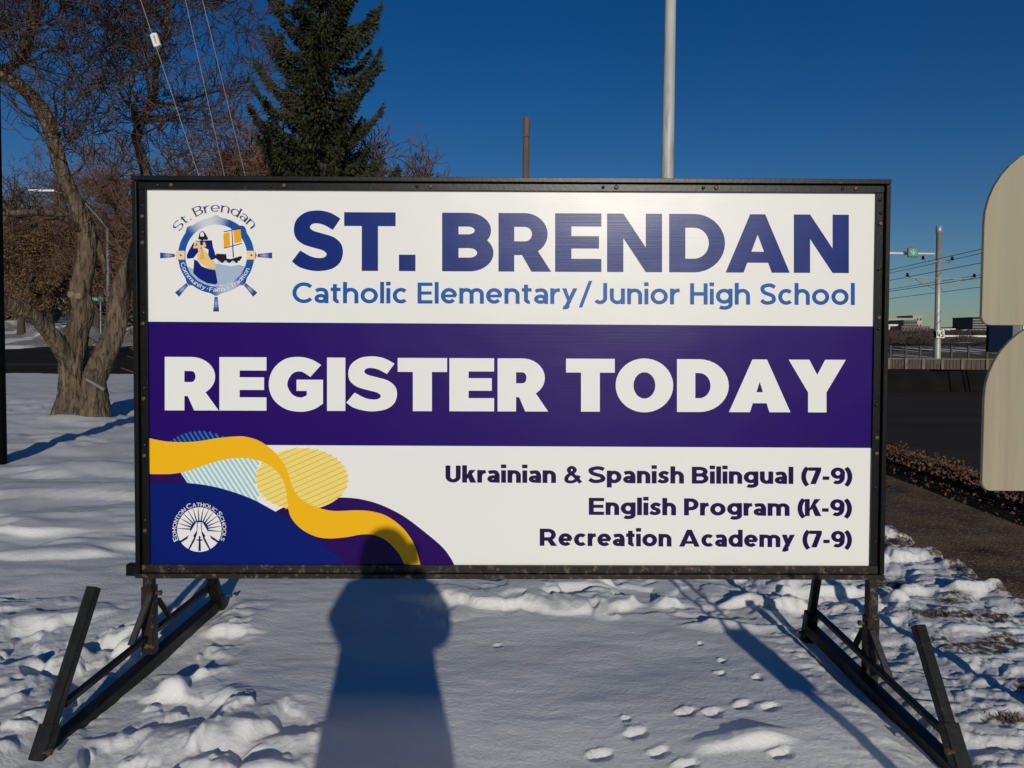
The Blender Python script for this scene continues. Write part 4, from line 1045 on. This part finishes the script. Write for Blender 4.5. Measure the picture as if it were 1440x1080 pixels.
for i, (u, Y, s, r_, lb) in enumerate([(365, 34, 1.0, 0, 'reddish twiggy shrub left of the spruce'), (405, 33, 1.03, 1.3, 'reddish twiggy shrub in front of the spruce, left half'), (448, 32, .96, 2.2, 'reddish twiggy shrub at the middle of the spruce'),
        (492, 33, .99, 3.1, 'reddish twiggy shrub in front of the spruce, right half'), (540, 35, .93, 4.2, 'thin grey-red shrub right of the spruce'), (583, 37, .9, 2.9, 'smallest grey-red shrub furthest right of the spruce'), (325, 35, 1.0, 5.0, 'reddish twiggy shrub between guy wire and spruce')]):
    put('bare_shrub', kitC, X(u, Y), Y, s * (1.5 if u < 560 else 1.35), r_, lb, G3)
# dense dark thicket closing the far end of the street on the left
mb = MB()
for i in range(16000):
    u = rnd.uniform(-120, 300); Y = rnd.uniform(88, 100); c = Vector((X(u, Y), Y, rnd.uniform(1, 12.5) * (0.8 + .2 * math.sin(u * .07)))) + rv(.4)
    a = rv(1).normalized(); a.z = abs(a.z) + .2; s = rnd.uniform(.4, 1.4); b = a.cross(Vector((0, 1, 0))).normalized() * .05
    mb.poly([c - b, c + b, c + a * s])
tag(mb.build('far_thicket', M['bush']), kind='stuff')

# spruce ----------------------------------------------------------------------
SY = 28.5; sx_ = X(456, SY)
SPR = thing('spruce_tree', 'tall dark green spruce standing behind the sign left of centre', 'tree', (sx_, SY, gz(sx_, SY)))
HS = 24.6
MB().tube([(0, 0, -.2), (0, 0, HS * .5), (0.05, 0, HS)], [.32, .2, .03], 10).build('trunk', M['darkbark'], SPR, smooth=True)
sk = MB(); nd = MB(); z = 2.0
while z < HS - .4:
    f_r = (HS - z) / HS; Lb = .133 * (HS - z) + .10
    nb = rnd.randint(5, 7)
    if z > 15.5: nb = 5
    a0 = rnd.uniform(0, 6.28)
    for k in range(nb):
        a = a0 + k * 6.283 / nb + rnd.gauss(0, .25); L = Lb * rnd.choice((.62, .78, .9, 1.0, 1.12, 1.3)); d = Vector((math.cos(a), math.sin(a), 0)); s_ = Vector((-d.y, d.x, 0))
        pts = []; m_ = 8
        for i in range(m_ + 1):
            t = i / m_; pts.append(Vector((0, 0, z)) + d * (L * t) + Vector((0, 0, L * (-.24 * math.sin(t * 2.6) + .52 * t ** 2.2) + rnd.gauss(0, .02))))
        sk.tube(pts, [.05 * (1 - .8 * i / m_) for i in range(m_ + 1)], 3, cap=False)
        nc = int(50 + L * 115)
        for q in range(nc):
            t = rnd.uniform(.12, 1) ** .8; i = min(m_ - 1, int(t * m_)); p = pts[i].lerp(pts[i + 1], t * m_ - i)
            wd = .13 * L * (1.1 - t) + .10
            off = s_ * rnd.uniform(-wd, wd); c = p + off + Vector((0, 0, rnd.uniform(-.22, .10) - abs(off.dot(s_)) * .25))
            dr = (d * rnd.uniform(.2, 1) + off * 1.2 + Vector((0, 0, rnd.uniform(-.9, .5)))).normalized(); l = rnd.uniform(.10, .24); w_ = dr.cross(rv(1)).normalized() * rnd.uniform(.03, .055)
            nd.poly([c - w_, c + w_, c + dr * l])
            if q % 2: w2 = dr.cross(w_).normalized() * .045; nd.poly([c - w2, c + w2, c + dr * l * .9])
    z += rnd.uniform(.34, .52)
sk.build('branches', M['darkbark'], SPR); nd.build('needle_foliage', M['needle'], SPR)['kind'] = 'stuff'

# ================================================================ POLES, WIRES, LAMPS
# service pole at the left edge with three guy wires
gx = -5.78; pz = gz(gx, 8.5)
UP = thing('utility_pole', 'dark steel utility pole cut off by the left edge of the photo', 'pole', (gx, 8.5, pz))
MB().tube([(0, 0, -.3), (0, 0, 14.6)], [.145, .12], 20).build('shaft', M['barrier'], UP, smooth=True)
MB().tube([(0, 0, 14.6), (0, 0, 14.68), (0, 0, 14.7)], [.135, .135, .05], 20).build('cap', M['galv'], UP, smooth=True)
top = {}
def guy(u0, v0, u1, v1, label, guard=False):
    # two points on the wire as seen, lying in the plane through the pole at 8.5 m
    a = at(u0, v0, 8.6); b = at(u1, v1, 8.6); d = (b - a).normalized()
    t = (gx + .12 - a.x) / d.x; A = a + d * t; t2 = (0 - a.z) / d.z; B = a + d * t2; B.z = gz(B.x, B.y) - .02
    o = thing('guy_wire', label, 'wire', tuple(B), 'guy wires of the utility pole')
    MB().tube([(0, 0, 0), tuple(A - B)], .0042, 6).build('strand', M['guy'], o, smooth=True)
    if guard:
        c = at(219, 57, 8.6) - B; dd = d if d.z > 0 else -d
        s = Vector((0, 1, 0)).cross(dd).normalized()
        m = MB(); m.bar(c - dd * .07 + s * .022, c + dd * .07 + s * .022, .034, .05, (0, 1, 0), ch=.01); m.bar(c - dd * .07 - s * .022, c + dd * .07 - s * .022, .034, .05, (0, 1, 0), ch=.01)
        m.bar(c + dd * .06 - s * .011, c + dd * .06 + s * .011, .03, .05, (0, 1, 0)); m.bar(c - dd * .06 - s * .011, c - dd * .06 + s * .011, .03, .05, (0, 1, 0))
        m.build('insulator', M['plastic'], o)
guy(198, 0, 280, 247, 'guy wire with the white insulator block, leftmost of three', True)
guy(261, 0, 316, 247, 'plain guy wire, middle one of three')
guy(285, 0, 345, 247, 'plain guy wire closest to the spruce')

# pale light pole
lx = at(935, 252, 12).x; LP = thing('light_pole', 'tall pale tapered light pole standing behind the sign', 'pole', (lx, 12, 0))
MB().tube([(0.03, 0, -.1), (.035, 0, 3.9), (.07, 0, 10.5)], [.115, .098, .065], 24).build('shaft', M['polewhite'], LP, smooth=True)
MB().tube([(.07, 0, 10.3), (.3, 0, 10.8), (1.6, 0, 11.1)], [.04, .035, .03], 10).build('arm', M['polewhite'], LP, smooth=True)
MB().box(1.5, -.12, 11.02, 2.1, .12, 11.14).build('lamp_head', M['galv'], LP, bevel=.02)
MB().box(-.14, -.14, -.1, .20, .14, .04).build('base_plate', M['galv'], LP)
# brown wooden pole
wx_ = at(739, 250, 24).x; wz = at(739, 165, 24).z; WP = thing('wooden_pole', 'short brown wooden pole seen over the top of the sign', 'pole', (wx_, 24, 0))
MB().tube([(-.01, 0, -.2), (.0, 0, wz * .5), (.02, 0, wz - .05), (.02, 0, wz)], [.125, .115, .10, .085], 14).build('shaft', M['woodpole'], WP, smooth=True)
MB().bar((-.10, -.1, wz - .6), (.10, -.1, wz - .6), .05, .04).build('clamp', M['rust'], WP)

# catenary pole 45
CY = 34; cb = at(1317.5, 522, CY); ct = at(1320.5, 318, CY)
CP = thing('catenary_pole', 'grey steel tram line pole carrying the number plate 45', 'pole', tuple(cb))
H_ = ct.z - cb.z; lean = (ct.x - cb.x)
def cp(t): return (lean * t, 0, H_ * t)
MB().tube([(0, 0, -1.2), cp(0), cp(.5), cp(.95), cp(.951), cp(1)], [.155, .150, .125, .108, .128, .128], 20).build('shaft', M['galv'], CP, smooth=True)
pp = at(1318, 470, CY) - cb; MB().box(pp.x - .15, -.22, pp.z - .17, pp.x + .20, -.20, pp.z + .17).build('number_plate', M['white'], CP)
MB().tube([(pp.x, 0, pp.z - .13), (pp.x, 0, pp.z + .13)], [.158, .156], 20).build('strap', M['black'], CP, smooth=True)
mb = MB()
for ch, x0_ in (('4', -.11), ('5', .04)):
    s = .23; 
    if ch == '4': segs = [((.06, 1), (.0, .3)), ((0, .3), (.5, .3)), ((.38, .62), (.38, 0))]
    else: segs = [((.5, .95), (.08, .95)), ((.08, .95), (.06, .55)), ((.06, .55), (.42, .52)), ((.42, .52), (.46, .2)), ((.46, .2), (.36, .04)), ((.36, .04), (.04, .06))]
    for i, (a, b) in enumerate(segs):
        y = -.222 - i * .0006
        mb.bar((pp.x + x0_ + a[0] * s, y, pp.z - .115 + a[1] * s), (pp.x + x0_ + b[0] * s, y, pp.z - .115 + b[1] * s), .045, .003, (0, 1, 0))
mb.build('number_lettering', M['black'], CP)['label'] = 'black number 45'
def rel(u, v, dy=0): q = at(u, v, CY) - cb; q.y = dy; return q
MB().tube([rel(1298, 367.5, -.2), rel(1341, 368, .2)], .03, 6).build('cross_arm', M['galv'], CP)
MB().tube([rel(1268, 391, -.3), rel(1390, 392, .3)], .03, 6).build('cross_arm', M['galv'], CP)
MB().tube([rel(1285, 393, -.2), rel(1298, 400, -.1), rel(1314, 405, 0)], .035, 6).build('bracket', M['galv'], CP)
MB().tube([rel(1364, 392, .2), rel(1342, 398, .1), rel(1324, 407, 0)], .035, 6).build('bracket', M['galv'], CP)
for u, v in ((1298, 365), (1339, 366), (1276, 389), (1370, 390)):
    q = rel(u, v); MB().tube([q, q + Vector((0, 0, .16))], [.07, .045], 8).build('insulator', M['barrier'], CP)
vp = Vector(((850 - 720) / FOC, 1, 0)).normalized()
for u, v, lb in ((1298, 369, 'overhead tram wire, highest of the six'), (1340, 365, 'overhead tram wire, second from the top'), (1276, 389.5, 'overhead tram wire ending at the left of the lower cross arm'), (1370, 388, 'overhead tram wire at the right of the lower cross arm'), (1276, 406, 'contact wire under the lower cross arm'), (1365, 405.5, 'overhead tram wire, lowest of the six')):
    c = at(u, v, CY); a = c - vp * 22; b = c + vp * 260
    o = MB().tube([Vector(a) - c, Vector((0, 0, 0)), b - c], .013, 5).build('overhead_wire', M['wire']); o.location = c
    tag(o, lb, 'wire', 'overhead tram wires')

# lane signal on a long arm
LZ = 60; la = at(1160, 352, LZ); LS = thing('lane_signal', 'lane control signal with green arrow hung on a long white arm', 'traffic signal', (la.x, LZ, 0))
MB().tube([(0, 0, 0), (0, 0, la.z + .5)], [.16, .11], 12).build('pole', M['galv'], LS, smooth=True)
e = at(1314, 357, LZ); MB().tube([(0, 0, at(1160, 355, LZ).z), (e.x - la.x, 0, e.z)], [.11, .085], 8).build('arm', M['white'], LS, smooth=True)
c = at(1281, 355.5, LZ) - Vector((la.x, LZ, 0)); MB().box(c.x - .40, -.32, c.z - .37, c.x + .40, -.13, c.z + .37).build('housing', M['grey'], LS, bevel=.06)
MB().box(c.x - .33, -.335, c.z - .30, c.x + .33, -.322, c.z + .30).build('display', mat('lit_green_face', (.12, .22, .17), .4), LS)
m = MB()
for a, b in (((-.2, .12), (0, -.18)), ((0, -.18), (.2, .12)), ((0, .24), (0, -.1))): m.bar((c.x + a[0], -.345, c.z + a[1]), (c.x + b[0], -.345, c.z + b[1]), .06, .01, (0, 1, 0))
m.build('arrow', M['arrow'], LS)
MB().box(c.x - .6, -.16, c.z - .1, c.x - .41, .05, c.z + .1).build('bracket', M['black'], LS)

# street light far left with arm and lamp, green street name sign
SLY = 40; b_ = at(152, 462, SLY); SL = thing('street_light', 'slim grey street light seen between the two trunks', 'street light', (b_.x, SLY, gz(b_.x, SLY)))
zz = lambda u, v: (at(u, v, SLY).x - b_.x, 0, at(u, v, SLY).z - gz(b_.x, SLY))
MB().tube([(0, 0, -.1), zz(152, 380), zz(151, 322)], [.11, .09, .075], 10).build('pole', M['grey'], SL, smooth=True)
MB().tube([zz(151, 322), zz(141, 309), zz(121, 287), zz(98, 273), zz(78, 270)], [.045, .04, .035, .03, .03], 8).build('arm', M['grey'], SL, smooth=True)
MB().box(zz(42, 268)[0], -.16, zz(60, 270)[2], zz(79, 268)[0], .16, zz(60, 267.2)[2]).build('lamp_head', M['white'], SL, bevel=.02)
n_ = at(137, 420, SLY); NS = thing('street_name_sign', 'small green street name sign beyond the double trunk', 'sign', (b_.x, SLY - .2, gz(b_.x, SLY)))
q = Vector(zz(138, 421)); MB().box(q.x - .44, -.03, q.z - .11, q.x + .40, -.01, q.z + .11).build('blade', M['green'], NS)
m = MB(); xx = q.x - .32
for ch in 'MCDL':
    pass
for k, (w0, h0) in enumerate(((.07, .1), (.06, .1), (.07, .1), (.03, .1), (.07, .1))):
    m.box(xx, -.036, q.z - .045, xx + .015, -.032, q.z + .05); m.box(xx + w0 - .015, -.036, q.z - .045, xx + w0, -.032, q.z + .05); m.box(xx + .016, -.036, q.z + .03, xx + w0 - .016, -.032, q.z + .05); xx += w0 + .05
m.build('street_lettering', M['white'], NS)['kind'] = 'stuff'; MB().tube([(q.x - .6 + .8, 0.05, q.z - 2.4), (q.x - .6 + .8, .05, q.z + .15)], .03, 6).build('post', M['galv'], NS)

# parked cars far down the left street
def car(x, y, rot, label, colm):
    t = thing('parked_car', label, 'car', (x, y, gz(x, y) + .0), 'cars parked down the far street'); t.rotation_euler = (0, 0, rot)
    prof = [(-2.2, .35), (-2.2, .75), (-1.95, .92), (-1.2, .98), (-.65, 1.42), (.75, 1.45), (1.45, 1.0), (2.1, .88), (2.25, .6), (2.25, .35)]
    m = MB(); n = len(prof); W = .88
    for s in (-1, 1): m.v += [(p[0], s * (W if p[1] < 1.1 else W * .82), p[1]) for p in prof]
    m.f = [tuple(range(n)), tuple(range(n, 2 * n))[::-1]] + [(i, i + n, (i + 1) % n + n, (i + 1) % n) for i in range(n)]
    m.build('body', colm, t, bevel=.05)
    m = MB()
    for s in (-1, 1): m.poly([(-1.05, s * .89, 1.0), (1.25, s * .89, 1.0), (.72, s * .76, 1.38), (-.62, s * .76, 1.36)])
    m.poly([(-1.26, -.7, 1.0), (-1.26, .7, 1.0), (-.72, .62, 1.39), (-.72, -.62, 1.39)]); m.poly([(1.5, -.7, 1.01), (1.5, .7, 1.01), (.85, .62, 1.42), (.85, -.62, 1.42)])
    m.build('windows', M['pane'], t)
    for wx in (-1.4, 1.4):
        for s in (-1, 1): MB().tube([(wx, s * .78, .33), (wx, s * .93, .33)], .33, 16).build('wheel', M['tyre'], t)
    for s in (-1, 1): MB().box(2.2, s * .6 - .15, .62, 2.28, s * .6 + .15, .76).build('headlight', M['white'], t)
car(X(45, 60), 60, 1.2, 'dark parked car at the far left down the street', M['carpaint'])
car(X(83, 72), 72, 1.4, 'dark parked car further along beyond the snowbank', M['grey'])

# ================================================================ RIGHT BACKGROUND
# dark crash barrier, curved road end
a, b = at(1180, 531, 22), at(1245, 531, 21.5)
BR = thing('road_barrier', 'low dark concrete barrier along the far side of the road', 'barrier', (8, 22.5, -.06))
prev = None
for i in range(14):
    x0b = -5.2 + i * 2.45
    yy0 = -.15 * (x0b) * .35; yy1 = -.15 * (x0b + 2.43) * .35
    m = MB(); zt = .62
    m.hexa([(x0b, yy0 - .28, 0), (x0b + 2.43, yy1 - .28, 0), (x0b + 2.43, yy1 + .28, 0), (x0b, yy0 + .28, 0), (x0b, yy0 - .10, zt), (x0b + 2.43, yy1 - .10, zt), (x0b + 2.43, yy1 + .10, zt), (x0b, yy0 + .10, zt)])
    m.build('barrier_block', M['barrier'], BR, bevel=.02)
# embankment behind barrier + valley + far bank
X_a, Y_a = np.meshgrid(np.linspace(3, 60, 60), np.linspace(23.2, 33, 20))
tag(link('embankment', grid_mesh('embankment', X_a, Y_a, -.05 + .05 * fbm(X_a, Y_a, 7, 3) + 0 * X_a), None, M['slope']), kind='structure')
X_a, Y_a = np.meshgrid(np.linspace(8, 120, 140), np.linspace(33, 130, 90))
zz_ = -.05 - 3.2 * sst(33, 55, Y_a) + 4.0 * sst(58, 120, Y_a) * (0.85 + .3 * fbm(X_a * .06, Y_a * .06, 12, 3)) + .8 * (fbm(X_a * .15, Y_a * .1, 13, 4) - .5)
tag(link('valley_slope', grid_mesh('valley_slope', X_a, Y_a, zz_), None, M['slope']), kind='structure')
X_a, Y_a = np.meshgrid(np.linspace(-100, 500, 60), np.linspace(130, 800, 40))
zz_ = .55 + .9 * sst(130, 260, Y_a) + .5 * (fbm(X_a * .02, Y_a * .02, 14, 3) - .5)
tag(link('far_bank', grid_mesh('far_bank', X_a, Y_a, zz_), None, M['slope']), kind='structure')
def ground_at_far(x, y):
    return -.05 - 3.2 * float(sst(33, 55, y)) + 3.9 * float(sst(58, 120, y))
# board fence
def fence(name, us, vt, vb, Y, label, board_m, post_m, slats):
    x0f, x1f = X(us[0], Y), X(us[-1], Y); zt = at(1310, vt, Y).z; zb = at(1310, vb, Y).z
    F = thing(name, label, 'fence', (x0f, Y, zb))
    for u in us: px = X(u, Y) - x0f; MB().box(px - .05, -.09, -1.0, px + .05, .0, zt - zb + .04).build('post', post_m, F)
    if slats:
        for i in range(len(us) - 1):
            a_, b2_ = X(us[i], Y) - x0f + .05, X(us[i + 1], Y) - x0f - .05
            n = 5; wd = (b2_ - a_) / n
            for k in range(n): MB().box(a_ + k * wd + .012, .0, -.9, a_ + (k + 1) * wd - .012, .02 , zt - zb - rnd.uniform(0, .03)).build('board', board_m, F)
        MB().box(0, -.05, zt - zb - .02, x1f - x0f, -.001 - .0, zt - zb + .03).build('top_rail', post_m, F)
    else:
        for zr in (0.0, .5, .95): MB().box(0, .0, zr * (zt - zb) - .04, x1f - x0f, .05, zr * (zt - zb) + .04).build('rail', board_m, F)
    return F
fence('board_fence', (1225, 1250, 1274, 1298, 1325, 1353, 1388, 1425, 1460), 505, 521, 33, 'weathered grey board fence behind the dark barrier', M['fencewood'], M['fencepost'], True)
fence('rail_fence', (1235, 1252, 1274, 1294, 1314, 1338, 1362, 1388, 1420), 487, 504, 46, 'dark open rail fence on the slope behind the board fence', M['darkbark'], M['fencewood'], False)
# snow patches on slope
m = MB()
for (u, v, wd, hd) in ((1278, 493, 8, 2.2), (1310, 492, 14, 2), (1335, 494, 14, 2.4), (1352, 493, 16, 2.4), (1380, 492, 16, 2.4), (1300, 501, 20, 1.6), (1262, 500, 8, 1.4)):
    c = at(u, v, 50); hw_ = wd * 50 / FOC / 2 * 1.3; n = 14; k = len(m.v)
    q = [(c.x + hw_ * math.cos(6.283 * i / n) * rnd.uniform(.7, 1.1), c.y + 4 * math.sin(6.283 * i / n), c.z + hd * .05 * math.sin(6.283 * i / n)) for i in range(n)]
    m.poly(q)
tag(m.build('snow_patches', M['snow']), kind='stuff')
# bushes on the valley side
m = MB()
for i in range(9000):
    u = rnd.uniform(1225, 1400) if i % 3 else rnd.uniform(1225, 1312); Y = rnd.uniform(92, 124)
    top_ = 473 + 3 * math.sin(u * .11) + (4 if u > 1312 else 0); v = rnd.uniform(top_, 484 if u < 1312 else 481); c = at(u, v, Y)
    a = rv(1).normalized(); a.z = abs(a.z) + .3; s = rnd.uniform(.15, .6); b = a.cross(Vector((0, 1, 0))).normalized() * .05; m.poly([c - b, c + b, c + a * s])
tag(m.build('valley_bushes', M['bush']), kind='stuff')

# far buildings
def building(name, u0, u1, vt, Y, label, wallm, rows, cols, wh=.5, ww=.6, strip=False, dep=18, base=471, roofm=None):
    a, b = at(u0, vt, Y), at(u1, vt, Y); zb = at(u0, base, Y).z - 1.5; Hh = a.z - zb; Wd = b.x - a.x
    t = thing(name, label, 'building', (a.x, Y, zb))
    MB().box(0, 0, 0, Wd, dep, Hh).build('wall', wallm, t)
    MB().box(-.3, -.3, Hh + .01, Wd + .3, dep + .3, Hh + .4).build('roof', roofm or wallm, t)
    vis = (base - vt) / FOC * Y; rh = vis / rows
    wm = None
    for r_ in range(rows):
        z0 = Hh - (r_ + 1) * rh + rh * (1 - wh) / 2
        if strip: 
            o = MB().box(.3, -.12, z0, Wd - .3, .0 - .02, z0 + rh * .28).build('floor_band', M['offwhite'], t); continue
        for c_ in range(cols):
            cw = Wd / cols; x0_ = c_ * cw + cw * (1 - ww) / 2
            if wm is None: wm = MB().box(0, -.12, 0, cw * ww, -.02, rh * wh).mesh('window'); wm.materials.append(M['pane'])
            o = link('window', wm, t); o.location = (x0_, 0, z0)
    return t
building('office_building', 1240, 1286, 448, 420, 'wide cream office block with rows of dark windows on the far bank', M['offwhite'], 3, 14, .4, .5, False)
building('office_building', 1284, 1297, 444.5, 432, 'taller cream wing at the right end of the office block', M['offwhite'], 3, 3, .35, .5)
building('glass_building', 1271, 1290, 451, 405, 'dark glazed block in front of the cream offices', M['grey'], 4, 6, .6, .7)
building('brick_building', 1268, 1308, 459.5, 380, 'low red-brown brick building left of the pole', M['brickred'], 2, 9, .5, .55)
building('low_building', 1240, 1262, 457, 390, 'pale low building next to the sign edge', M['white'], 3, 6, .4, .5)
building('low_building', 1323, 1343, 463, 410, 'white low building just right of the tram pole', M['white'], 2, 5, .4, .5)
building('low_building', 1343, 1352, 461, 420, 'small white building second from the pole', M['white'], 2, 3, .4, .5)
building('low_building', 1352, 1366, 464.5, 400, 'flat grey-white building in the middle of the far row', M['offwhite'], 2, 4, .4, .5)
building('low_building', 1296, 1312, 463, 430, 'dark flat-roofed building hidden half behind the pole', M['grey'], 2, 3, .4, .6)
building('glass_building', 1367.5, 1400, 447, 400, 'dark glass office block with pale floor bands at the board edge', M['glassy'], 7, 1, .78, .9, True)
for u, v, s in ((1375, 444, 3), (1378, 441, 1.5)):
    pass
m = MB()
for i in range(2600):
    u = rnd.uniform(1235, 1400); Y = rnd.uniform(330, 372); c = at(u, rnd.uniform(465.5, 471.5), Y); a = rv(1).normalized(); s = rnd.uniform(.5, 1.8); b = a.cross(Vector((0, 1, 0))).normalized() * .35
    m.poly([c - b, c + b, c + a * s])
tag(m.build('far_treeline', M['bush']), kind='stuff')
# white snow line at the foot of the far row
m = MB(); a = at(1290, 471.6, 300); b = at(1395, 472.2, 300); m.box(a.x, 300, a.z - .5, b.x, 306, a.z + .15)
tag(m.build('far_snowbank', M['snow']), kind='structure')
# dark blue cabinet between the boards
KY = 20; k0, k1 = at(1391, 448, KY), at(1424, 495, KY)
K = thing('blue_cabinet', 'dark blue glazed shelter end between the two beige boards', 'shelter', (k0.x, KY, k1.z))
MB().box(0, 0, .0, k1.x - k0.x, .12, k0.z - k1.z).build('body', M['blueglass'], K, bevel=.02)
MB().box(k1.x - k0.x + .002, .05, .0, k1.x - k0.x + .22, .12, k0.z - k1.z).build('side_panel', M['grey'], K)
for dx in (.24, .36): MB().box(k1.x - k0.x + dx, -.02, -k1.z - .1, k1.x - k0.x + dx + .03, .03, k0.z - k1.z).build('post', M['white'], K)
